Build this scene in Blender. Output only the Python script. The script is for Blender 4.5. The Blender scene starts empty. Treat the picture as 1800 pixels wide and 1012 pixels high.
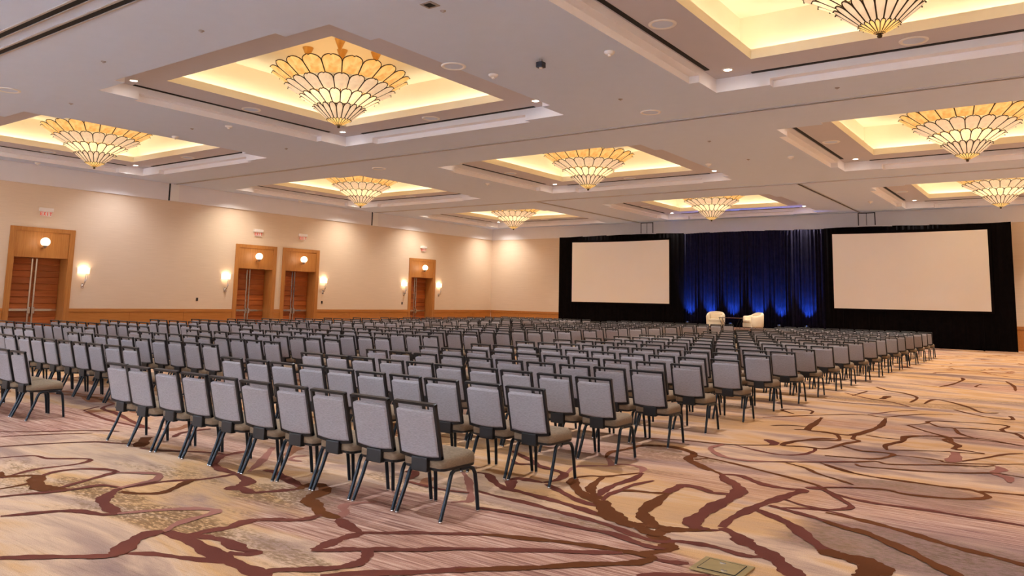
import bpy, bmesh, math, random
from mathutils import Vector, Matrix
random.seed(7)
S = bpy.context.scene
COL = S.collection
PI = math.pi

# ------------------------------------------------------------------ camera
YAW, PITCH, ROLL, CAMH = math.radians(36.04), math.radians(7.0835), math.radians(1.2249), 1.7394
F = Vector((-math.sin(YAW)*math.cos(PITCH), math.cos(YAW)*math.cos(PITCH), math.sin(PITCH)))
R0 = Vector((math.cos(YAW), math.sin(YAW), 0)); U0 = R0.cross(F)
CR = R0*math.cos(ROLL) + U0*math.sin(ROLL)
CU = -R0*math.sin(ROLL) + U0*math.cos(ROLL)
cd = bpy.data.cameras.new('camera'); cam = bpy.data.objects.new('camera', cd); COL.objects.link(cam)
cd.sensor_width = 36; cd.lens = 1353.06/1800*36
cd.shift_y = -(506-358.9)/1800
cd.clip_end = 200; cd.clip_start = .05
M = Matrix((CR, CU, -F)).transposed().to_4x4(); M.translation = (0, 0, CAMH)
cam.matrix_world = M
S.camera = cam

# ------------------------------------------------------------------ world, exposure
w = bpy.data.worlds.new('world'); S.world = w; w.use_nodes = True
w.node_tree.nodes['Background'].inputs[0].default_value = (.9, .8, .75, 1)
w.node_tree.nodes['Background'].inputs[1].default_value = .0
S.view_settings.view_transform = 'Standard'; S.view_settings.look = 'None'
S.view_settings.exposure = 1.12; S.view_settings.gamma = 1; S.view_settings.use_curve_mapping = False
K_COVE, K_DOWN, K_CHAND = 10.0, 620.0, .78     # lamp powers: cove strip, recessed downlight, chandelier shells
C_ROW = ((.72, .86, 1.0), (.92, .93, 1.0), (1.0, .93, .81), (1.0, .94, .84)); C_NEUT = (.66, .82, 1.0); C_COVE = (1.0, .88, .66)
K_ROW = (.75, 1.1, 1.65, 1.8)   # dimmer level of each coffer row, the seats' back to the stage

# ------------------------------------------------------------------ room dimensions (metres)
LX, RX, BY, FY = -30.85, 2.85, -6.0, 40.27
ZC, ZL2, ZTOP, ZSOF = 6.34, 6.64, 7.65, 5.61
TCX = (-25.85, -14.0, -2.12); TCY = (.4, 12.13, 23.90, 35.72)
THX, THY, TOUT, TMID = 3.97, 3.76, .22, 2.8
IHX, IHY = 2.86, 2.76

# ------------------------------------------------------------------ materials
def lin(c): return tuple(((v/255)/12.92 if v/255 <= .04045 else ((v/255+.055)/1.055)**2.4) for v in c) + (1,)
MATS = {}
def mat(name, col, rough=.6, metal=0, emit=None, es=0, noise=0, nscale=20, bump=0, bscale=200, spec=.5, sheen=0):
    m = bpy.data.materials.new(name); m.use_nodes = True; nt = m.node_tree; b = nt.nodes['Principled BSDF']
    c = lin(col)
    b.inputs['Base Color'].default_value = c; b.inputs['Roughness'].default_value = rough; b.inputs['Metallic'].default_value = metal
    b.inputs['Specular IOR Level'].default_value = spec
    if sheen: b.inputs['Sheen Weight'].default_value = sheen
    tc = nt.nodes.new('ShaderNodeTexCoord')
    if noise:
        n = nt.nodes.new('ShaderNodeTexNoise'); n.inputs['Scale'].default_value = nscale; n.inputs['Detail'].default_value = 3
        nt.links.new(tc.outputs['Object'], n.inputs['Vector'])
        r = nt.nodes.new('ShaderNodeValToRGB')
        r.color_ramp.elements[0].position = .3; r.color_ramp.elements[1].position = .7
        r.color_ramp.elements[0].color = tuple(v*(1-noise) for v in c[:3])+(1,)
        r.color_ramp.elements[1].color = tuple(min(1, v*(1+noise)) for v in c[:3])+(1,)
        nt.links.new(n.outputs['Fac'], r.inputs['Fac']); nt.links.new(r.outputs['Color'], b.inputs['Base Color'])
    if bump:
        n2 = nt.nodes.new('ShaderNodeTexNoise'); n2.inputs['Scale'].default_value = bscale
        nt.links.new(tc.outputs['Object'], n2.inputs['Vector'])
        bp = nt.nodes.new('ShaderNodeBump'); bp.inputs['Strength'].default_value = bump; bp.inputs['Distance'].default_value = .01
        nt.links.new(n2.outputs['Fac'], bp.inputs['Height']); nt.links.new(bp.outputs['Normal'], b.inputs['Normal'])
    if emit:
        b.inputs['Emission Color'].default_value = lin(emit); b.inputs['Emission Strength'].default_value = es
    MATS[name] = m
    return m
mat('ceiling_paint', (210, 221, 242), .9, noise=.01, nscale=3)
mat('coffer_paint_lit', (246, 245, 250), .9, noise=.01, nscale=3)  # light grazing the coffer faces put into their whiter colour
mat('coffer_border_shade', (204, 200, 208), .9, noise=.01, nscale=3)  # level two plate darkened to stand for shade in the recess
mat('cove_paint', (245, 236, 214), .9, noise=.01, nscale=3)
mat('soffit_paint', (232, 226, 226), .9, noise=.01, nscale=3)
mat('slot_black', (14, 12, 12), .8, noise=.1)
mat('rail_metal', (196, 190, 188), .4, .6, noise=.03)
mat('fixture_white', (238, 234, 230), .5, noise=.01)
mat('fixture_grey', (160, 150, 148), .6, noise=.05)
mat('gadget_black', (28, 30, 42), .4, noise=.1)
mat('brass', (190, 140, 74), .35, .85, noise=.08, nscale=6)
mat('bronze', (74, 56, 34), .45, .6, noise=.1, nscale=12)
mat('chrome', (205, 205, 208), .22, 1.0, noise=.02)
mat('lens', (255, 245, 230), .5, emit=(255, 240, 222), es=14, noise=.01)
mat('shade_lit', (255, 238, 214), .6, emit=(255, 226, 186), es=.85, noise=.01)
mat('globe_lit', (255, 244, 226), .5, emit=(255, 234, 200), es=.85, noise=.01)
mat('sign_white', (240, 232, 226), .5, noise=.01)
mat('sign_red', (196, 66, 50), .5, emit=(220, 70, 50), es=.25, noise=.02)
mat('frame_black', (22, 23, 27), .42, .2, noise=.08, nscale=9)
mat('leg_black', (30, 38, 46), .3, .5, noise=.06, nscale=7)
mat('plastic_black', (18, 18, 20), .5, noise=.1)
mat('drape_black', (15, 12, 13), .95, noise=.25, nscale=5, spec=.05)
mat('drape_black_bluelit', (26, 23, 36), .95, noise=.25, nscale=5, spec=.05)  # same black cloth, with the uplights' blue put into its colour
mat('skirt_black', (15, 14, 15), .9, noise=.2, spec=.1)
mat('stage_deck', (110, 72, 48), .6, noise=.15, nscale=4)
mat('screen_white', (248, 244, 238), .8, noise=.012, nscale=.6)
mat('leather_cream', (246, 228, 196), .55, noise=.04, nscale=4)
mat('table_wood', (96, 62, 38), .4, noise=.2, nscale=8)
mat('box_brass', (150, 128, 84), .45, .35, noise=.08, nscale=14)
mat('switch_dark', (70, 52, 40), .5, noise=.1)

def nodes(name):
    m = bpy.data.materials.new(name); m.use_nodes = True; MATS[name] = m
    return m, m.node_tree, m.node_tree.nodes['Principled BSDF']
def N(nt, t, **kw):
    n = nt.nodes.new(t)
    for k, v in kw.items(): setattr(n, k, v)
    return n
def ramp(nt, fac, stops):
    r = N(nt, 'ShaderNodeValToRGB'); e = r.color_ramp.elements
    while len(e) < len(stops): e.new(.5)
    for i, (p, c) in enumerate(stops): e[i].position = p; e[i].color = c if len(c) == 4 else tuple(c)+(1,)
    nt.links.new(fac, r.inputs['Fac']); return r.outputs['Color']
def noise(nt, vec, scale, sx=1, sy=1, sz=1, detail=3, rough=.5, dist=0, off=0):
    mp = N(nt, 'ShaderNodeMapping'); mp.inputs['Scale'].default_value = (sx, sy, sz); mp.inputs['Location'].default_value = (off, off*.7, off*.3)
    nt.links.new(vec, mp.inputs['Vector'])
    n = N(nt, 'ShaderNodeTexNoise'); n.inputs['Scale'].default_value = scale; n.inputs['Detail'].default_value = detail
    n.inputs['Roughness'].default_value = rough; n.inputs['Distortion'].default_value = dist
    nt.links.new(mp.outputs['Vector'], n.inputs['Vector']); return n.outputs['Fac']
def mix(nt, fac, a, b, mode='MIX'):
    m = N(nt, 'ShaderNodeMix', data_type='RGBA', blend_type=mode)
    if isinstance(fac, (int, float)): m.inputs[0].default_value = fac
    else: nt.links.new(fac, m.inputs[0])
    for i, v in ((6, a), (7, b)):
        if isinstance(v, tuple): m.inputs[i].default_value = v
        else: nt.links.new(v, m.inputs[i])
    return m.outputs[2]
def mth(nt, op, a, b=None, c=None):
    m = N(nt, 'ShaderNodeMath', operation=op)
    for i, v in enumerate((a, b, c)):
        if v is None: continue
        if isinstance(v, (int, float)): m.inputs[i].default_value = v
        else: nt.links.new(v, m.inputs[i])
    return m.outputs[0]
def wood(name, c1, c2, sc=1.0, vertical=True, rough=.42, vary=0):
    m, nt, b = nodes(name); tc = N(nt, 'ShaderNodeTexCoord')
    s = (9, 9, .5) if vertical else (9, .5, 9)
    f = noise(nt, tc.outputs['Object'], 3*sc, *s, detail=5, dist=.6)
    f2 = noise(nt, tc.outputs['Object'], .8*sc, detail=2)
    c = ramp(nt, f, [(.3, lin(c1)), (.7, lin(c2))])
    c = mix(nt, mth(nt, 'MULTIPLY', f2, .25), c, lin(c1))
    if vary:
        oi = N(nt, 'ShaderNodeObjectInfo'); c = mix(nt, mth(nt, 'MULTIPLY', oi.outputs['Random'], vary), c, lin((112, 52, 20)))
    nt.links.new(c, b.inputs['Base Color']); b.inputs['Roughness'].default_value = rough
wood('wood_casing', (176, 112, 52), (196, 134, 70))
wood('wood_door', (168, 88, 38), (204, 118, 58), 1.0, False, .42, .55)
wood('wood_wainscot', (178, 112, 48), (196, 130, 62), 1.0, False)
# wall fabric: fine horizontal weave
m, nt, b = nodes('wall_fabric'); tc = N(nt, 'ShaderNodeTexCoord')
f = noise(nt, tc.outputs['Object'], 2.0, .6, .6, 40, detail=3)
c = ramp(nt, f, [(.3, lin((224, 200, 174))), (.7, lin((232, 209, 184)))])
nt.links.new(c, b.inputs['Base Color']); b.inputs['Roughness'].default_value = .85
# chair fabric: one cloth, with warm overhead light put into the seat colour
for nm, a_, b_ in (('fabric_back', (142, 136, 138), (160, 154, 157)), ('fabric_seat_warmlit', (122, 104, 84), (138, 119, 98))):
    m, nt, b = nodes(nm); tc = N(nt, 'ShaderNodeTexCoord')
    f = noise(nt, tc.outputs['Object'], 60, .6, .6, 5, detail=2)
    nt.links.new(ramp(nt, f, [(.35, lin(a_)), (.65, lin(b_))]), b.inputs['Base Color'])
    b.inputs['Roughness'].default_value = .9; b.inputs['Specular IOR Level'].default_value = .2
# chandelier shells: lit capiz-like panes, amber mottling
def shell(name, c1, c2, es):
    m, nt, b = nodes(name); tc = N(nt, 'ShaderNodeTexCoord')
    f = noise(nt, tc.outputs['Object'], 3.2, 2, 2, .8, detail=4, dist=.8)
    c = ramp(nt, f, [(.3, lin(c1)), (.7, lin(c2))])
    nt.links.new(c, b.inputs['Base Color']); b.inputs['Roughness'].default_value = .35
    nt.links.new(c, b.inputs['Emission Color']); b.inputs['Emission Strength'].default_value = es*K_CHAND
shell('shell_amber', (222, 164, 84), (242, 202, 128), .42)
shell('shell_pearl', (214, 184, 146), (230, 202, 164), .45)
shell('shell_bright', (246, 210, 146), (255, 232, 188), .62)
shell('shell_gold', (234, 178, 92), (248, 210, 132), .55)

# carpet: tan field, mauve clouds, pink combed streaks running across the room, brown veins beyond the inlaid ones
m, nt, b = nodes('carpet'); tc = N(nt, 'ShaderNodeTexCoord'); P = tc.outputs['Object']
cl = noise(nt, P, .55, .5, 1.5, 1, detail=6, rough=.6, dist=.8)
base = ramp(nt, cl, [(.32, lin((138, 110, 102))), (.42, lin((174, 140, 120))), (.49, lin((210, 172, 140))), (.56, lin((206, 158, 108))), (.63, lin((192, 150, 114))), (.70, lin((152, 120, 108)))])
ol = noise(nt, P, .7, .5, 1.8, 1, detail=6, rough=.65, dist=.9, off=11)
sp = noise(nt, P, 34, .6, 1.4, 1, detail=2, off=3)
olm = mth(nt, 'MULTIPLY', ramp(nt, ol, [(.56, (0, 0, 0)), (.64, (1, 1, 1))]), ramp(nt, sp, [(.40, (0, 0, 0)), (.58, (1, 1, 1))]))
base = mix(nt, mth(nt, 'MULTIPLY', olm, .75), base, lin((132, 100, 66)))
st = noise(nt, P, 1.0, 1.6, 44, 1, detail=5, rough=.68, off=5)
zone = noise(nt, P, .30, .5, 1.3, 1, detail=2, off=21)
zm = ramp(nt, zone, [(.56, (0, 0, 0)), (.66, (.8, .8, .8))])
sxy = N(nt, 'ShaderNodeSeparateXYZ'); nt.links.new(P, sxy.inputs[0])
wob = noise(nt, P, .9, .6, 1.6, 1, detail=4, off=41)
def patch(x, y, rx, ry):
    # one woven patch of the carpet design: ragged ellipse lying in the floor
    dx = mth(nt, 'DIVIDE', mth(nt, 'SUBTRACT', sxy.outputs['X'], x), rx); dy = mth(nt, 'DIVIDE', mth(nt, 'SUBTRACT', sxy.outputs['Y'], y), ry)
    d = mth(nt, 'SQRT', mth(nt, 'ADD', mth(nt, 'MULTIPLY', dx, dx), mth(nt, 'MULTIPLY', dy, dy)))
    d = mth(nt, 'ADD', d, mth(nt, 'MULTIPLY', mth(nt, 'SUBTRACT', wob, .5), 1.6))
    return ramp(nt, d, [(.80, (1, 1, 1)), (1.0, (0, 0, 0))])
for e_ in ((-3.8, 4.6, 1.9, 1.0), (-11.6, 5.2, 2.2, .7)): zm = mth(nt, 'MAXIMUM', zm, patch(*e_))
mz = patch(-1.0, 6.5, 1.1, .55)
for e_ in ((-1.3, 8.3, .9, .55), (-8.6, 9.5, 1.5, .8)): mz = mth(nt, 'MAXIMUM', mz, patch(*e_))
mcol = mix(nt, ramp(nt, sp, [(.42, (0, 0, 0)), (.6, (1, 1, 1))]), lin((140, 106, 98)), lin((116, 92, 72)))
base = mix(nt, mth(nt, 'MULTIPLY', mz, .8), base, mcol)
oz = patch(-5.5, 4.55, .9, .35)
for e_ in ((-5.6, 3.45, .9, .25), (-4.0, 8.4, .8, .35), (-7.2, 3.6, .8, .2)): oz = mth(nt, 'MAXIMUM', oz, patch(*e_))
base = mix(nt, mth(nt, 'MULTIPLY', mth(nt, 'MULTIPLY', oz, ramp(nt, sp, [(.36, (0, 0, 0)), (.52, (1, 1, 1))])), .8), base, lin((126, 92, 60)))
stc = ramp(nt, st, [(.34, lin((112, 66, 56))), (.5, lin((180, 132, 114))), (.64, lin((216, 178, 156)))])
base = mix(nt, mth(nt, 'MULTIPLY', zm, .9), base, stc)
st2 = noise(nt, P, 1.0, 2.5, 60, 1, detail=4, rough=.65, off=15)
base = mix(nt, .45, base, ramp(nt, st2, [(.30, (.55, .50, .48)), (.5, (1, 1, 1))]), 'MULTIPLY')
gr = noise(nt, P, 160, 1, 1, 1, detail=2, off=9)
base = mix(nt, .5, base, ramp(nt, gr, [(.3, (.35, .35, .35)), (.7, (1, 1, 1))]), 'MULTIPLY')
# far veins
mp = N(nt, 'ShaderNodeMapping'); mp.inputs['Scale'].default_value = (.42, .75, 0); nt.links.new(P, mp.inputs['Vector'])
wn = N(nt, 'ShaderNodeTexNoise'); wn.inputs['Scale'].default_value = 1.1; wn.inputs['Detail'].default_value = 2; nt.links.new(mp.outputs['Vector'], wn.inputs['Vector'])
va = N(nt, 'ShaderNodeVectorMath', operation='MULTIPLY_ADD'); nt.links.new(wn.outputs['Color'], va.inputs[0]); va.inputs[1].default_value = (1.5, 1.5, 0); nt.links.new(mp.outputs['Vector'], va.inputs[2])
vo = N(nt, 'ShaderNodeTexVoronoi', feature='DISTANCE_TO_EDGE', voronoi_dimensions='2D'); nt.links.new(va.outputs[0], vo.inputs['Vector']); vo.inputs['Scale'].default_value = .95
wd = noise(nt, P, .6, off=31)
edge = mth(nt, 'LESS_THAN', vo.outputs['Distance'], mth(nt, 'MULTIPLY', mth(nt, 'SUBTRACT', wd, .28), .16))
sx = N(nt, 'ShaderNodeSeparateXYZ'); nt.links.new(P, sx.inputs[0])
far = mth(nt, 'MAXIMUM', mth(nt, 'GREATER_THAN', sx.outputs['Y'], 24.0), mth(nt, 'MULTIPLY', mth(nt, 'LESS_THAN', mth(nt, 'ADD', sx.outputs['X'], mth(nt, 'MULTIPLY', sx.outputs['Y'], .55)), -1.9), mth(nt, 'GREATER_THAN', sx.outputs['Y'], 5.6)))
base = mix(nt, mth(nt, 'MULTIPLY', mth(nt, 'MULTIPLY', edge, far), .85), base, lin((128, 76, 46)))
nt.links.new(base, b.inputs['Base Color']); b.inputs['Roughness'].default_value = .95; b.inputs['Specular IOR Level'].default_value = .1
bp = N(nt, 'ShaderNodeBump'); bp.inputs['Strength'].default_value = .25; bp.inputs['Distance'].default_value = .01
nt.links.new(gr, bp.inputs['Height']); nt.links.new(bp.outputs['Normal'], b.inputs['Normal'])
for nm, c1, c2 in (('vein_b', (88, 46, 20), (104, 58, 28)), ('vein_r', (94, 48, 38), (112, 60, 46)), ('vein_p', (136, 86, 72), (152, 100, 84))):
    m, nt, b = nodes(nm); tc = N(nt, 'ShaderNodeTexCoord')
    c = ramp(nt, noise(nt, tc.outputs['Object'], .8, detail=2), [(.35, lin(c1)), (.65, lin(c2))])
    g = ramp(nt, noise(nt, tc.outputs['Object'], 160, detail=2), [(.3, (.5, .5, .5)), (.7, (1, 1, 1))])
    nt.links.new(mix(nt, .3, c, g, 'MULTIPLY'), b.inputs['Base Color']); b.inputs['Roughness'].default_value = .95; b.inputs['Specular IOR Level'].default_value = .1

# ------------------------------------------------------------------ mesh helpers
class MB:
    def __init__(s): s.v = []; s.f = []; s.m = []; s.sm = []
    def add(s, vs, fs, mi=0, smooth=False):
        o = len(s.v); s.v += [tuple(v) for v in vs]
        for f in fs: s.f.append(tuple(i+o for i in f)); s.m.append(mi); s.sm.append(smooth)
        return s
    def box(s, x0, x1, y0, y1, z0, z1, mi=0, bev=0):
        if bev:
            bm = bmesh.new(); bmesh.ops.create_cube(bm, size=1)
            for v in bm.verts: v.co = Vector(((x0+x1)/2+v.co.x*(x1-x0), (y0+y1)/2+v.co.y*(y1-y0), (z0+z1)/2+v.co.z*(z1-z0)))
            bmesh.ops.bevel(bm, geom=bm.edges[:], offset=bev, segments=2, affect='EDGES', profile=.6)
            bm.verts.index_update()
            s.add([v.co[:] for v in bm.verts], [[v.index for v in f.verts] for f in bm.faces], mi, False); bm.free(); return s
        v = [(x, y, z) for z in (z0, z1) for y in (y0, y1) for x in (x0, x1)]
        return s.add(v, [(0, 2, 3, 1), (4, 5, 7, 6), (0, 1, 5, 4), (2, 6, 7, 3), (0, 4, 6, 2), (1, 3, 7, 5)], mi)
    def quad(s, a, b, c, d, mi=0): return s.add([a, b, c, d], [(0, 1, 2, 3)], mi)
    def tube(s, pts, r, n=8, mi=0, caps=True, flat=1.0):
        pts = [Vector(p) for p in pts]; rr = r if isinstance(r, (list, tuple)) else [r]*len(pts); vs = []; fs = []
        up = None
        for i, p in enumerate(pts):
            t = (pts[min(i+1, len(pts)-1)]-pts[max(i-1, 0)]).normalized()
            if up is None: up = t.orthogonal().normalized() if abs(t.x) > .7 else Vector((1, 0, 0))
            a = (up-t*up.dot(t)).normalized(); bb = t.cross(a); up = a
            for k in range(n):
                an = 2*PI*k/n; vs.append(p+(a*math.cos(an)*flat+bb*math.sin(an))*rr[i])
        for i in range(len(pts)-1):
            for k in range(n): fs.append((i*n+k, i*n+(k+1) % n, (i+1)*n+(k+1) % n, (i+1)*n+k))
        s.add(vs, fs, mi, True)
        if caps:
            s.add(vs[:n], [tuple(reversed(range(n)))], mi); s.add(vs[-n:], [tuple(range(n))], mi)
        return s
    def lathe(s, prof, n=20, mi=0, c=(0, 0, 0), axis='z', a0=0, a1=2*PI, smooth=True):
        full = abs(a1-a0-2*PI) < 1e-6; cnt = n if full else n+1; vs = []; fs = []
        for r, z in prof:
            for k in range(cnt):
                a = a0+(a1-a0)*k/n; x, y = r*math.cos(a), r*math.sin(a)
                q = (x, y, z) if axis == 'z' else ((z, x, y) if axis == 'x' else (x, z, y))
                vs.append((c[0]+q[0], c[1]+q[1], c[2]+q[2]))
        for i in range(len(prof)-1):
            for k in range(n):
                k2 = (k+1) % cnt
                fs.append((i*cnt+k, i*cnt+k2, (i+1)*cnt+k2, (i+1)*cnt+k))
        return s.add(vs, fs, mi, smooth)
    def mesh(s, name, mats):
        me = bpy.data.meshes.new(name); me.from_pydata(s.v, [], s.f)
        for mm in (mats if isinstance(mats, (list, tuple)) else [mats]): me.materials.append(MATS[mm])
        me.polygons.foreach_set('material_index', s.m); me.polygons.foreach_set('use_smooth', s.sm)
        me.update(); return me
    def build(s, name, mats, parent=None, loc=None, rz=0):
        return put(name, s.mesh(name, mats), parent, loc, rz)
def put(name, me, parent=None, loc=None, rz=0):
    o = bpy.data.objects.new(name, me); COL.objects.link(o)
    if parent: o.parent = parent
    if loc is not None: o.location = loc
    if rz: o.rotation_euler = (0, 0, rz)
    return o
def tag(o, label, cat, group=None, kind=None):
    o['label'] = label; o['category'] = cat
    if group: o['group'] = group
    if kind: o['kind'] = kind
    return o
def thing(name, label, cat, loc=(0, 0, 0), rz=0, group=None, kind=None):
    return tag(put(name, None, None, loc, rz), label, cat, group, kind)
def copy_tree(o, parent=None):
    c = o.copy(); COL.objects.link(c); c.parent = parent
    for ch in list(o.children): copy_tree(ch, c)
    return c
def lamp(name, kind, parent, loc, energy, color, rot=None, **kw):
    d = bpy.data.lights.new(name, kind); d.energy = energy; d.color = color
    for k, v in kw.items(): setattr(d, k, v)
    o = bpy.data.objects.new(name, d); COL.objects.link(o); o.parent = parent; o.location = loc
    if rot: o.rotation_euler = rot
    return o
ORD = ['zeroth', 'first', 'second', 'third', 'fourth', 'fifth', 'sixth', 'seventh', 'eighth', 'ninth', 'tenth', 'eleventh', 'twelfth', 'thirteenth', 'fourteenth', 'fifteenth', 'sixteenth', 'seventeenth', 'eighteenth', 'nineteenth', 'twentieth']
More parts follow.
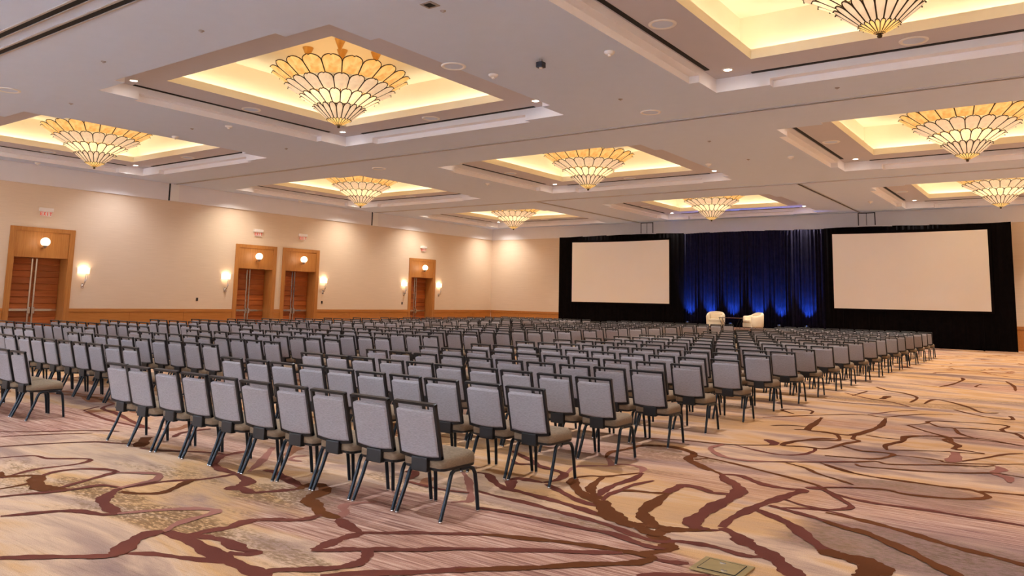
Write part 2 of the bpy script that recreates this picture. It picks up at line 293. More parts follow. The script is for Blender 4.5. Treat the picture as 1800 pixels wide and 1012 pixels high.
VEINS=[
('r',.06,-9.12,3.59,-8.99,3.86,-8.73,3.9,-8.46,4.13,-8.32,4.12,-8.25,3.94,-8.3,3.61,-8.19,3.34,-8.14,3.23),
('b',.08,-8.43,3.33,-8.21,3.27,-8.15,3.32,-8.04,3.47,-7.95,3.49),
('b',.06,-7.71,3.06,-7.75,3.32,-7.91,3.47),
('r',.07,-7.95,3.49,-8.05,3.67,-8,3.88,-7.81,4.02,-7.63,4.04,-7.56,3.89,-7.46,3.63,-7.36,3.39),
('b',.15,-7.98,3.49,-7.75,3.37,-7.5,3.31,-7.33,3.37,-7.22,3.42),
('r',.07,-7.42,2.95,-7.35,3.14,-7.26,3.33,-7.22,3.51,-7.2,3.68,-7,3.75),
('p',.08,-7.59,4.02,-7.4,4.17,-7.22,4.24,-7.03,4.1,-7.01,3.93,-6.97,3.73),
('r',.07,-6.97,3.73,-6.95,3.93,-6.91,4.16,-6.76,4.37,-6.71,4.61,-6.72,4.74),
('b',.08,-6.86,3.68,-6.68,3.75,-6.56,3.88,-6.62,4.04,-6.75,4.25,-6.77,4.35),
('r',.11,-6.97,3.73,-6.82,3.56,-6.67,3.44,-6.44,3.37,-6.2,3.32),
('r',.08,-6.79,2.72,-6.71,2.88,-6.61,3.07,-6.48,3.17,-6.27,3.23,-6.19,3.32),
('p',.08,-6.2,3.32,-6.09,3.52,-5.96,3.7,-5.83,3.82,-5.69,3.86,-5.64,3.76,-5.62,3.57,-5.57,3.42,-5.48,3.31),
('r',.08,-5.8,2.28,-5.75,2.33,-5.59,2.48,-5.41,2.64,-5.28,2.76,-5.22,2.83),
('r',.13,-5.24,2.78,-5.29,2.87,-5.43,3.02,-5.51,3.17,-5.5,3.3),
('r',.07,-5.25,2.87,-5.11,2.98,-4.91,3.06,-4.71,3.14,-4.53,3.21),
('r',.13,-5.48,3.31,-5.21,3.31,-4.86,3.26,-4.57,3.23,-4.27,3.21,-4.11,3.19),
('r',.09,-5.23,3.9,-5.22,3.69,-5.26,3.53,-5.27,3.38,-5.15,3.42,-4.97,3.46,-4.77,3.41,-4.62,3.46),
('r',.12,-6.72,4.74,-6.37,4.64,-6.26,4.48,-6.25,4.38,-6.13,4.43,-5.97,4.39),
('r',.10,-6.72,4.74,-7,4.76,-7.28,4.87,-7.52,5.1,-7.56,5.34,-7.56,5.48),
('b',.15,-8.65,4.82,-8.95,5.04,-9.15,5.19),
('r',.06,-8.58,4.79,-8.31,4.86,-8.11,4.98,-7.82,5.14,-7.54,5.21),
('r',.06,-11.85,5.72,-10.89,5.54,-10.13,5.51,-9.82,5.49),
('r',.05,-11.85,5.72,-12.08,6.05),
('r',.08,-12.22,6.35,-11.85,5.99,-11.27,5.89,-10.31,5.65,-9.69,5.52),
('r',.05,-10.8,4.19,-10.46,4.51,-10.21,4.84,-9.95,5.08,-9.76,5.17),
('r',.04,-10.42,4.04,-10.18,4.5,-9.88,4.91),
('r',.05,-9.76,3.8,-9.57,4.24,-9.31,4.63,-9.1,4.74,-8.78,4.88),
('r',.07,-8.93,5.4,-9.14,5.65,-9.14,6.04),
('r',.09,-4.96,3.47,-4.84,3.46,-4.71,3.42,-4.6,3.44,-4.62,3.37,-4.74,3.32),
('r',.08,-6.19,4.44,-6,4.39,-5.89,4.53,-5.82,4.66,-5.77,4.75),
('r',.10,-6.64,5.02,-6.49,5.03,-6.15,4.92,-5.87,4.83,-5.77,4.81),
('b',.13,-5.77,4.75,-5.81,4.84,-5.76,4.96,-5.57,4.88,-5.47,4.66,-5.41,4.56,-5.2,4.47,-5,4.36,-4.79,4.35),
('r',.08,-5.23,3.65,-5.27,3.79,-5.24,3.91,-5.12,4.02,-5,4.1,-4.96,4.21,-4.97,4.33),
('r',.09,-4.21,3.22,-4.21,3.3,-4.09,3.42,-3.98,3.53,-3.91,3.66,-3.91,3.77,-3.98,3.89,-4.06,3.94),
('r',.08,-4.34,3.71,-4.25,3.77,-4.17,3.87,-4.08,3.94,-3.97,4.04,-3.81,4.15,-3.68,4.29,-3.45,4.49),
('r',.10,-4.35,3.72,-4.35,3.82,-4.38,3.96,-4.38,4.08,-4.37,4.21),
('r',.10,-4.79,4.35,-4.62,4.27,-4.39,4.2),
('p',.08,-4.79,4.35,-4.89,4.51,-5,4.58,-5.05,4.69,-4.92,4.89),
('r',.07,-4.39,4.2,-4.24,4.31,-4.09,4.45,-3.91,4.57,-3.66,4.76),
('r',.09,-3.91,3.42,-3.77,3.59,-3.51,3.83,-3.33,4.04,-3.19,4.16),
('r',.05,-5.28,5.61,-4.97,5.58,-4.72,5.59,-4.52,5.65),
('r',.10,-5.56,5.93,-5.41,5.9,-5.3,5.67),
('p',.07,-4.44,5.3,-4.38,5.38,-4.36,5.47,-4.67,5.84,-4.86,6.05,-5.12,6.28),
('p',.08,-6.7,4.88,-6.98,5.22,-7.34,5.59,-7.54,5.8),
('p',.06,-6.88,5.75,-6.94,5.64,-6.86,5.51,-6.69,5.52),
('b',.08,-3.83,4.63,-3.61,4.78,-3.36,4.88,-3.11,4.98,-2.85,5.05,-2.7,5.08,-2.55,5.1,-2.46,5.08),
('r',.08,-3.6,4.36,-3.36,4.54,-3.12,4.72,-2.87,4.88,-2.65,5.04),
('b',.09,-3.33,4.04,-3.13,4.23,-2.93,4.43,-2.74,4.66,-2.56,4.83,-2.47,4.94,-2.44,5.07,-2.55,5.1,-2.65,5.05),
('r',.08,-4.15,5.31,-3.83,5.36,-3.49,5.37,-3.16,5.37,-2.92,5.39,-2.71,5.32,-2.55,5.29,-2.45,5.31),
('r',.08,-4.52,5.76,-4.25,5.72,-3.93,5.71,-3.61,5.66,-3.32,5.63,-3.02,5.57,-2.79,5.48,-2.6,5.44,-2.51,5.49),
('r',.09,-4.99,6.35,-4.85,6.35,-4.62,6.15,-4.39,6.01,-4.21,5.99,-3.95,5.95,-3.7,5.91,-3.45,5.85,-3.19,5.76,-3.04,5.73),
('r',.10,-4.31,6.01,-4.48,6.24,-4.53,6.39,-4.4,6.42,-4.23,6.42),
('r',.08,-4.17,6.39,-3.9,6.23,-3.62,6.07,-3.4,6.01),
('r',.08,-4.23,6.42,-4.19,6.61,-4.27,6.87,-4.45,6.96,-4.66,7.01,-4.89,7.19,-5.38,7.49),
('r',.06,-5.09,7.1,-4.92,6.96,-4.72,7.05,-4.35,6.92),
('b',.11,-4.11,6.8,-3.99,6.58,-3.77,6.34,-3.56,6.19,-3.4,6.08),
('b',.06,-4.11,6.8,-4.04,6.98,-3.91,7.05,-3.83,7.21,-3.71,7.44),
('b',.09,-3.91,7.01,-3.82,6.66,-3.72,6.45,-3.57,6.31,-3.49,6.25),
('r',.08,-3.69,7.46,-3.64,7.13,-3.66,6.8,-3.63,6.53,-3.56,6.32),
('r',.06,-3.45,7.22,-3.52,6.92,-3.52,6.62,-3.52,6.42,-3.46,6.21),
('b',.18,-3.47,6.2,-3.33,6.01,-3.15,5.82,-2.97,5.71,-2.88,5.72),
('b',.09,-2.97,5.71,-2.82,5.77,-2.72,5.75),
('b',.10,-2.88,5.72,-2.74,5.61,-2.62,5.57),
('b',.13,-2.64,5.79,-2.66,5.68,-2.64,5.56,-2.52,5.48,-2.47,5.4,-2.45,5.29,-2.55,5.1),
('r',.08,-2.52,5.5,-2.43,5.56,-2.22,5.6),
('b',.12,-3.13,6.89,-3.09,6.53,-3.03,6.15,-2.95,5.99,-2.78,5.82,-2.64,5.79,-2.51,5.88,-2.38,5.99),
('b',.07,-3.52,6.62,-3.42,6.71,-3.23,6.77,-3.13,6.86),
('r',.11,-3.15,6.84,-3.15,7.09,-3.14,7.21,-3.02,7.25,-2.84,7.15),
('r',.13,-2.6,6.61,-2.6,6.3,-2.57,6.05,-2.47,5.93),
('b',.07,-4.35,7.87,-4.47,8.2,-4.42,8.48,-4.39,8.81,-4.28,8.97,-4.02,9.02,-3.77,8.9,-3.66,8.77),
('p',.07,-4.34,7.89,-4.12,7.58,-4.24,7.43,-4.37,7.26,-4.27,6.9),
('p',.07,-4.12,7.58,-4.02,7.72,-3.8,7.68,-3.71,7.44),
('r',.07,-2.44,5.07,-2.32,5.08,-2.2,5.14),
('b',.09,-3.66,8.77,-3.63,8.48,-3.41,8.21,-3.19,8.04),
('r',.08,-2.36,4.69,-2.21,4.85,-1.99,5),
('r',.08,-3.18,7.15,-3.12,7.22,-3.01,7.23,-2.83,7.13,-2.68,7.19),
('r',.13,-3.04,7.96,-2.93,7.76,-2.77,7.59,-2.65,7.39,-2.61,7.05,-2.62,6.73,-2.6,6.36,-2.58,6.11,-2.49,5.98,-2.4,5.96),
('r',.07,-2.65,5.8,-2.48,5.89,-2.31,6.04),
('r',.10,-2.34,6.11,-2.37,6.39,-2.35,6.68,-2.33,6.97,-2.27,7.31,-2.22,7.62,-2.18,7.8,-2.35,7.77,-2.54,7.79,-2.72,7.91,-2.88,8.02,-3.04,7.96),
('r',.14,-2.33,6.09,-2.16,5.97,-2.06,5.84,-1.91,5.75,-1.78,5.62,-1.65,5.47,-1.55,5.35,-1.43,5.2),
('r',.07,-2.5,5.53,-2.33,5.59,-2.17,5.59,-2,5.55,-1.89,5.57,-1.83,5.66),
('r',.11,-2.3,6.82,-2.1,6.68,-1.91,6.52,-1.74,6.28,-1.55,6.05,-1.44,5.98,-1.34,5.97),
('r',.07,-2.26,7.03,-2.14,6.99,-1.94,6.92,-1.75,6.84,-1.5,6.72),
('r',.06,-2.21,7.33,-2.03,7.23,-1.84,7.21,-1.72,7.32,-1.68,7.47,-1.84,7.71,-2.02,7.94,-2.17,7.93,-2.01,8.1,-1.83,8.25),
('r',.06,-2.19,7,-1.95,7.15,-1.78,7.18,-1.59,7.11),
('b',.08,-4.38,8.86,-4.26,8.93,-4.07,8.99,-3.83,8.91,-3.66,8.72,-3.63,8.48,-3.45,8.29,-3.2,8.08,-3.04,7.96),
('b',.06,-3.65,8.73,-3.34,8.64,-3.06,8.54,-2.71,8.39,-2.38,8.25,-2.13,8.11,-1.98,7.91,-1.73,7.78),
('b',.05,-3.56,8.49,-3.46,8.64),
('b',.05,-4.65,9.33,-4.48,9.39,-4.16,9.55,-3.72,9.62,-3.41,9.78,-3.14,10.03),
('p',.08,-3.65,9.62,-3.68,9.28,-3.49,8.98,-3.3,8.83,-3.08,8.82,-2.81,8.98),
('r',.05,-2.81,8.98,-2.5,9.24,-2.12,9.6),
('r',.06,-3.55,9.71,-3.25,9.55,-2.91,9.45,-2.7,9.64,-2.65,9.98,-2.68,10.13),
('r',.12,-3.36,10.38,-3.19,10.18,-3.17,10),
('b',.07,-3.08,10.11,-3.01,10.48,-2.85,10.9,-2.66,11.07),
('b',.05,-2.7,9.01,-2.46,8.88,-2.28,8.68,-2.03,8.51,-1.86,8.38),
('b',.05,-2.4,9.27,-2.17,9.1,-1.99,8.98),
('b',.18,-1.55,6.05,-1.48,5.99,-1.34,5.97,-1.22,5.94,-1.16,5.88,-1.2,5.71,-1.22,5.59),
('b',.10,-1.74,6.82,-1.56,6.72,-1.45,6.71,-1.3,6.61,-1.09,6.43,-0.9,6.23,-0.73,6.06,-0.64,5.93),
('b',.09,-1.81,7.12,-1.58,7.09,-1.35,7.02,-1.13,6.93,-0.92,6.81,-0.73,6.73,-0.55,6.68,-0.38,6.61,-0.3,6.57),
('b',.07,-2.33,9.19,-2.07,9,-1.77,8.91,-1.44,8.91,-1.13,8.91,-0.89,8.93,-0.75,8.72,-0.9,8.49,-1.12,8.37,-1.39,8.31,-1.57,8.37,-1.83,8.25,-2.05,8.08),
('b',.07,-0.87,8.9,-0.71,8.97,-0.48,9.03,-0.4,9.03),
('r',.07,-2.01,7.91,-1.79,7.79,-1.55,7.74,-1.38,7.76,-1.09,7.79,-0.83,7.78,-0.63,7.79,-0.43,7.78,-0.36,7.76),
('b',.05,-2.37,9.35,-2.12,9.58,-1.93,9.8,-1.78,9.73,-1.46,9.97,-1.26,10.15,-0.94,10.33,-0.82,10.49),
('b',.05,-2.08,9.49,-1.99,9.39,-1.77,9.45,-1.41,9.58,-1.03,9.8,-0.79,10,-0.52,9.96),
('b',.06,-2.47,9.75,-2.18,9.84,-1.99,9.92,-1.88,10.13,-1.85,10.41,-2.02,10.44,-2.21,10.38,-2.47,10.58),
('b',.05,-1.85,10.36,-1.6,10.42,-1.37,10.4,-1.25,10.31,-0.83,10.58,-0.56,10.85),
('b',.08,-1.96,10.67,-2.04,11.03,-1.93,11.47,-1.95,11.88,-1.77,12.2,-1.51,12.29,-1.4,11.9,-1.3,11.65,-1.32,11.37,-1.18,11.32,-0.98,11.26),
('b',.04,-1.96,10.67,-1.67,10.9,-1.38,11.08,-1.16,11.16,-0.98,11.24),
('b',.05,-1.15,10.5,-0.95,10.95,-0.77,11.4,-0.6,11.61),
('p',.14,-1.28,11.11,-1.23,10.69,-1.25,10.35),
('p',.10,-0.8,10.45,-0.74,10.27,-0.8,9.99,-0.66,9.84,-0.63,9.57),
('b',.04,-1.51,12.29,-1.13,12.5,-0.87,12.38,-0.62,12.21),
('b',.06,-4.04,12.33,-3.98,12.43,-3.6,13.01,-3.28,13.47,-3.02,13.78,-2.82,13.85,-2.56,13.81,-2.36,14.25,-2.11,14.67,-1.73,14.98),
('b',.10,-3.32,13.01,-3.25,12.4,-3.16,11.6,-2.95,11.55,-2.68,11.5,-2.53,11.64,-2.43,12.46,-2.43,12.9,-2.52,13.69),
('b',.07,-2.53,11.64,-2.48,11.24,-2.38,11.12,-2.48,10.76,-2.58,10.22,-2.83,10.18,-3.06,10.09,-3.02,10.53,-2.74,10.86,-2.6,10.99,-2.71,11.39,-2.77,11.41),
('b',.05,-2.41,11.68,-2.16,11.61,-1.96,11.65),
('b',.06,-3.57,13.3,-3.64,13.67,-3.83,13.76,-4.08,13.47,-3.78,13.09),
('b',.04,-3.68,11.59,-3.49,11.8,-3.23,11.87),
('b',.04,-3.31,11.46,-3.12,11.61),
('r',.05,-2.83,13.91,-2.55,14.74,-2.28,15.13),
('r',.06,-3.9,17.08,-3.32,16.37,-2.88,16.1,-2.46,15.57),
('b',.05,-3.66,16.6,-3.6,17.75),
('r',.05,-4,15.39,-3.36,15.33,-2.79,15.5,-2.46,15.57),
('b',.07,-2.57,16.27,-2.6,17.27,-2.93,17.92,-3.31,18.24,-3.64,18.85),
('b',.15,-3.09,16.46,-3.08,17.1),
('b',.07,-2.33,16.23,-2.3,17.11,-2.08,17.05,-1.66,16.37,-1.38,15.66,-1.14,15.78),
('b',.08,-1.79,15.73,-1.45,15.25,-1.13,15.02,-0.9,15.04,-0.96,15.51),
('b',.06,-2.12,13.11,-1.92,13.57,-1.94,13.74,-1.85,13.93,-1.63,14.04,-1.26,14.2,-0.91,14.17,-0.96,13.67,-0.86,13.44,-0.68,13.53),
('b',.06,-1.91,13.67,-1.73,13.3,-1.54,13.3,-1.4,12.77,-1.16,12.46),
('b',.08,-1.53,13.31,-1.29,13.45,-0.93,13.45,-0.77,13.36,-0.66,13.01,-0.57,12.8),
('b',.06,-2.12,13.11,-1.83,12.69,-1.53,12.35,-1.46,12.26,-1.5,12,-1.33,11.68,-1.31,11.32),
('b',.04,-1.46,12.26,-1.11,12.37,-0.62,12.26),
('b',.06,-1.98,10.7,-2.04,11.03,-1.94,11.53,-1.97,11.93,-1.77,12.2,-1.52,12.28),
('b',.08,-2.44,23.17,-2.34,22.5,-2.4,21.03,-2.56,20),
('b',.05,-3.25,20.33,-2.86,20.09,-2.61,20.15),
('b',.06,-1.87,21.59,-1.91,20.69,-1.67,20.75),
('b',.07,-1.47,22.96,-1.23,21.63,-1.13,20.34),
('b',.06,-2.55,26.37,-2.3,26.33,-2.21,26.92),
('b',.06,-3.14,26.75,-2.94,26.27)
]

# ------------------------------------------------------------------ floor
fl = MB().quad((LX-.7, BY, 0), (RX, BY, 0), (RX, FY, 0), (LX-.7, FY, 0)).build('floor', 'carpet')
tag(fl, 'tan and mauve patterned carpet with brown vein lines', 'floor', kind='structure')
def smooth_line(p, sub=6):
    out = []
    for i in range(len(p)-1):
        a = p[max(i-1, 0)]; b = p[i]; c = p[i+1]; d = p[min(i+2, len(p)-1)]
        for k in range(sub):
            t = k/sub; out.append(.5*((2*b)+(c-a)*t+(2*a-5*b+4*c-d)*t*t+(3*b-a-3*c+d)*t**3))
    out.append(p[-1]); return out
vb = {'b': MB(), 'r': MB(), 'p': MB()}
for vi, (k, wd, *xy) in enumerate(VEINS):
    pts = smooth_line([Vector((xy[i], xy[i+1], 0)) for i in range(0, len(xy), 2)])
    vs = []; n = len(pts); ph = vi*1.7
    for i, p in enumerate(pts):
        t = (pts[min(i+1, n-1)]-pts[max(i-1, 0)]); t = t.normalized() if t.length > 1e-6 else Vector((1, 0, 0))
        e = min(i, n-1-i)/max(1, n-1)
        hw = wd*.5*(.55+.45*min(1, e*5))*(1+.22*math.sin(i*.55+ph)+.12*math.sin(i*1.7+ph*2))
        o = Vector((-t.y, t.x, 0))*hw
        z = .0015+(vi % 7)*.0007+i*2e-5
        vs += [(p.x-o.x, p.y-o.y, z), (p.x+o.x, p.y+o.y, z)]
    vb[k].add(vs, [(2*i, 2*i+2, 2*i+3, 2*i+1) for i in range(n-1)])
for k in 'brp':
    o = vb[k].build('carpet_vein_inlay', 'vein_'+k, fl); o['kind'] = 'stuff'

# ------------------------------------------------------------------ walls
DOORY = (11.74, 21.03, 23.63, 32.46); DW, DTOP, LEAFT, DCAS = 2.25, 4.025, 2.92, .2
wl = MB()
def wquad(y0, y1, z0, z1): wl.quad((LX, y0, z0), (LX, y1, z0), (LX, y1, z1), (LX, y0, z1))
yy = BY
for d in DOORY:
    wquad(yy, d+DCAS, 0, ZC); wquad(d+DCAS, d+DW-DCAS, LEAFT, ZC); yy = d+DW-DCAS
wquad(yy, FY, 0, ZC)
wall_left = tag(wl.build('wall_left', 'wall_fabric'), 'beige fabric-covered long wall with wooden double doors', 'wall', kind='structure')
wall_far = tag(MB().quad((LX, FY, 0), (RX, FY, 0), (RX, FY, ZC), (LX, FY, ZC)).build('wall_far', 'wall_fabric'), 'beige end wall behind the black stage drapes', 'wall', kind='structure')
wall_right = tag(MB().quad((RX, FY, 0), (RX, BY, 0), (RX, BY, ZC), (RX, FY, ZC)).build('wall_right', 'wall_fabric'), 'plain beige side wall beside the camera', 'wall', kind='structure')
wall_back = tag(MB().quad((RX, BY, 0), (LX-.7, BY, 0), (LX-.7, BY, ZC), (RX, BY, ZC)).build('wall_back', 'soffit_paint'), 'plain white wall behind the camera', 'wall', kind='structure')
# wainscot panels and soffit bands
def wains_left(y0, y1):
    n = max(1, round((y1-y0)/2.2)); st = (y1-y0)/n
    for i in range(n):
        a, b_ = y0+i*st, y0+(i+1)*st
        MB().box(LX, LX+.03, a+.004, b_-.004, .12, .93, bev=.004).build('wainscot_panel', 'wood_wainscot', wall_left)
    MB().box(LX, LX+.045, y0, y1, .935, 1.065, bev=.008).build('wainscot_rail', 'wood_wainscot', wall_left)
    MB().box(LX, LX+.04, y0, y1, 0, .118, bev=.006).build('wainscot_base', 'wood_wainscot', wall_left)
yy = BY+.02
for d in DOORY:
    wains_left(yy, d-.002); yy = d+DW+.002
wains_left(yy, FY-.05)
for i in range(15):
    a = LX+.05+i*2.2; b_ = min(a+2.2, RX-.02)
    MB().box(a+.004, b_-.004, FY-.03, FY, .12, .93, bev=.004).build('wainscot_panel', 'wood_wainscot', wall_far)
MB().box(LX+.05, RX-.02, FY-.045, FY, .935, 1.065, bev=.008).build('wainscot_rail', 'wood_wainscot', wall_far)
MB().box(LX+.05, RX-.02, FY-.04, FY, 0, .118, bev=.006).build('wainscot_base', 'wood_wainscot', wall_far)
tag(MB().box(LX, LX+.06, BY, FY, ZSOF, ZC-.002).build('trim_1', 'soffit_paint'), 'pale plaster band running along the top of the door wall', 'trim', kind='structure')
tag(MB().box(LX+.06, RX, FY-.06, FY, ZSOF, ZC-.002).build('trim_2', 'soffit_paint'), 'pale plaster band along the top of the end wall', 'trim', kind='structure')
# wall pockets where the partition tracks meet the bands
for y in (17.62, 29.35):
    MB().box(LX+.06, LX+.075, y-.03, y+.03, ZSOF, ZC-.004).build('pocket_gap', 'slot_black', wall_left)
    MB().box(LX+.06, LX+.09, y+.04, y+.42, ZSOF+.01, ZC-.004, bev=.004).build('pocket_post', 'fixture_white', wall_left)
for x in (-8.3, -20.0):
    f_ = MB()
    for a, b_, z0, z1 in ((x-.02, x+.02, 5.7, 6.32), (x+.73, x+.77, 5.7, 6.32), (x, x+.75, 6.28, 6.32), (x+.36, x+.38, 5.7, 6.32)):
        f_.box(a, b_, FY-.075, FY-.06, z0, z1)
    f_.build('pocket_door_frame', 'slot_black', wall_far)

# ------------------------------------------------------------------ ceiling with coffers
def in_open(x, y):
    for cx in TCX:
        for cy in TCY:
            dx, dy = abs(x-cx), abs(y-cy)
            if (dx < THX and dy < THY) or (dx < TMID and dy < THY+TOUT) or (dx < THX+TOUT and dy < TMID): return True
    return False
xs = sorted({LX-.7, RX} | {round(cx+s*k, 3) for cx in TCX for s in (-1, 1) for k in (TMID, THX, THX+TOUT)} )
xs = [x for x in xs if LX-.7 <= x <= RX]
ys = sorted({BY, FY} | {round(cy+s*k, 3) for cy in TCY for s in (-1, 1) for k in (TMID, THY, THY+TOUT)})
ys = [y for y in ys if BY <= y <= FY]
ce = MB()
for i in range(len(xs)-1):
    for j in range(len(ys)-1):
        if not in_open((xs[i]+xs[i+1])/2, (ys[j]+ys[j+1])/2):
            ce.quad((xs[i], ys[j], ZC), (xs[i], ys[j+1], ZC), (xs[i+1], ys[j+1], ZC), (xs[i+1], ys[j], ZC))
ceiling = tag(ce.build('ceiling', 'ceiling_paint'), 'pale ceiling with square lit coffers', 'ceiling', kind='structure')
ZM = ZC+.15
def coffer_mesh():
    c = MB()
    def vwall(x0, y0, x1, y1, z0, z1, mi=0): c.quad((x0, y0, z0), (x1, y1, z0), (x1, y1, z1), (x0, y0, z1), mi)
    for s in (-1, 1):
        # corner faces full height, middle faces set back below, soffit strip between
        for t in (-1, 1):
            vwall(s*THX, t*TMID, s*THX, t*THY, ZC, ZL2); vwall(t*TMID, s*THY, t*THX, s*THY, ZC, ZL2)
            vwall(s*THX, t*TMID, s*(THX+TOUT), t*TMID, ZC, ZM); vwall(t*TMID, s*THY, t*TMID, s*(THY+TOUT), ZC, ZM)
        vwall(s*(THX+TOUT), -TMID, s*(THX+TOUT), TMID, ZC, ZM); vwall(-TMID, s*(THY+TOUT), TMID, s*(THY+TOUT), ZC, ZM)
        c.quad((s*THX, -TMID, ZM), (s*THX, TMID, ZM), (s*(THX+TOUT), TMID, ZM), (s*(THX+TOUT), -TMID, ZM))
        c.quad((-TMID, s*THY, ZM), (TMID, s*THY, ZM), (TMID, s*(THY+TOUT), ZM), (-TMID, s*(THY+TOUT), ZM))
        vwall(s*THX, -TMID, s*THX, TMID, ZM, ZL2); vwall(-TMID, s*THY, TMID, s*THY, ZM, ZL2)
        # level two plate
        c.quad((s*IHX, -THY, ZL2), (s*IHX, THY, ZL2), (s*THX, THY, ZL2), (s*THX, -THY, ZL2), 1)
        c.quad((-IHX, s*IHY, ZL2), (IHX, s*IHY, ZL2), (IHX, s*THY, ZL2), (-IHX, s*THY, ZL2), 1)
    return c.mesh('coffer', ['coffer_paint_lit', 'coffer_border_shade'])
def cove_mesh():
    c = MB(); g = .32; zl = ZL2+.20; zf = ZL2+.06; wx, wy = IHX+g, IHY+g
    for s in (-1, 1):
        c.quad((s*IHX, -IHY, ZL2), (s*IHX, IHY, ZL2), (s*IHX, IHY, zl), (s*IHX, -IHY, zl))
        c.quad((-IHX, s*IHY, ZL2), (IHX, s*IHY, ZL2), (IHX, s*IHY, zl), (-IHX, s*IHY, zl))
        t = .025
        c.quad((s*IHX, -IHY, zl), (s*IHX, IHY, zl), (s*(IHX+t), IHY+t, zl), (s*(IHX+t), -IHY-t, zl))
        c.quad((-IHX, s*IHY, zl), (IHX, s*IHY, zl), (IHX+t, s*(IHY+t), zl), (-IHX-t, s*(IHY+t), zl))
        c.quad((s*(IHX+t), -IHY-t, zf), (s*(IHX+t), IHY+t, zf), (s*(IHX+t), IHY+t, zl), (s*(IHX+t), -IHY-t, zl))
        c.quad((-IHX-t, s*(IHY+t), zf), (IHX+t, s*(IHY+t), zf), (IHX+t, s*(IHY+t), zl), (-IHX-t, s*(IHY+t), zl))
        c.quad((s*(IHX+t), -wy, zf), (s*(IHX+t), wy, zf), (s*wx, wy, zf), (s*wx, -wy, zf))
        c.quad((-wx, s*(IHY+t), zf), (wx, s*(IHY+t), zf), (wx, s*wy, zf), (-wx, s*wy, zf))
        c.quad((s*wx, -wy, zf), (s*wx, wy, zf), (s*wx, wy, ZTOP), (s*wx, -wy, ZTOP))
        c.quad((-wx, s*wy, zf), (wx, s*wy, zf), (wx, s*wy, ZTOP), (-wx, s*wy, ZTOP))
    c.quad((-wx, -wy, ZTOP), (wx, -wy, ZTOP), (wx, wy, ZTOP), (-wx, wy, ZTOP))
    return c.mesh('cove_recess', 'cove_paint')
CM, VM = coffer_mesh(), cove_mesh()
SX = MB().box(-.05, .05, -3.0, 3.0, ZL2-.012, ZL2).mesh('air_slot', 'slot_black')
SY = MB().box(-3.15, 3.15, -.05, .05, ZL2-.012, ZL2).mesh('air_slot', 'slot_black')
DR = MB().lathe([(.12, 0), (.12, -.012), (.085, -.014), (.08, .0)], 20).mesh('trim_ring', 'fixture_white')
DL = MB().lathe([(.08, -.006), (.0, -.006)], 16).mesh('lens', 'lens')
COLN = {0: 'door-wall', 1: 'middle', 2: 'right-hand'}; ROWN = {0: 'unseen', 1: 'nearest', 2: 'middle', 3: 'farthest'}
for ci, cx in enumerate(TCX):
    for ri, cy in enumerate(TCY):
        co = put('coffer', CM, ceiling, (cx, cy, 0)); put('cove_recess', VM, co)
        for s in (-1, 1):
            put('air_slot', SX, co, (s*(THX-.10), 0, 0)); put('air_slot', SY, co, (0, s*(THY-.10), 0))
        col = C_ROW[ri]
        for s in (-1, 1):
            lamp('cove_strip', 'AREA', None, (cx+s*(IHX+.17), cy, ZL2+.10), K_COVE, C_COVE, (PI, s*.35, 0), shape='RECTANGLE', size=.10, size_y=2*IHY)
            lamp('cove_strip', 'AREA', None, (cx, cy+s*(IHY+.17), ZL2+.10), K_COVE, C_COVE, (PI-s*.35, 0, 0), shape='RECTANGLE', size=2*IHX, size_y=.10)
        for sx_ in (-1, 1):
            for sy_ in (-1, 1):
                x, y = cx+sx_*3.5, cy+sy_*3.2
                where = ('right' if sx_ > 0 else 'left')+(' far' if sy_ > 0 else ' near')
                if ri:
                    dl = thing('recessed_downlight', 'round recessed downlight at the %s corner of %s coffer, %s row' % (where, COLN[ci], ROWN[ri]), 'downlight', (x, y, ZL2), 0, 'recessed coffer downlights')
                    put('trim_ring', DR, dl); put('lens', DL, dl)
                lamp('downlight_beam', 'SPOT', None, (x, y, ZL2-.03), K_DOWN*K_ROW[ri]*(.34 if ci == 0 and sx_ < 0 else 1), col, spot_size=2.35 if ci == 0 and sx_ < 0 else 1.85, spot_blend=1.0, shadow_soft_size=.12)

# added fill spots without fixtures, bounced off the white wall behind the camera
for i in range(7):
    x = LX+3+i*4.6
    lamp('added_fill_beam', 'SPOT', None, (x, BY+2.6, ZC-.08), 1850, C_NEUT, (-math.radians(38), 0, 0), spot_size=2.0, spot_blend=1.0, shadow_soft_size=.12)

# partition tracks set in the ceiling
def track(n, x0, y0, x1, y1, label, k=1.0):
    t = thing('trim_%d' % n, label, 'trim', kind='structure')
    ho = abs(x1-x0) > abs(y1-y0)
    for off, h, nm, mm in ((-.055*k, .02, 'rail', 'rail_metal'), (.055*k, .02, 'rail', 'rail_metal'), (0, .055*k-.02, 'slot', 'slot_black')):
        z0 = ZC-(.02 if nm == 'rail' else .006)
        if ho: MB().box(x0, x1, y0+off-h, y0+off+h, z0, ZC-.001).build(nm, mm, t)
        else: MB().box(x0+off-h, x0+off+h, y0, y1, z0, ZC-.001).build(nm, mm, t)
track(3, LX+.06, 17.85, RX, 17.85, 'narrow metal ceiling track across the room, between the first coffer rows')
track(4, LX+.06, 29.55, RX, 29.55, 'narrow metal ceiling track across the room, before the last coffers')
track(5, LX+.06, 5.46, RX, 5.46, 'outer of two dark ceiling tracks in the near left corner', 1.5)
track(6, LX+.06, 5.88, RX, 5.88, 'inner of two dark ceiling tracks in the near left corner', 1.5)
track(7, -8.2, 29.65, -8.2, FY-.06, 'ceiling track running to the end wall above right screen')
track(8, -20.1, 29.65, -20.1, FY-.06, 'ceiling track running to the end wall above left screen')

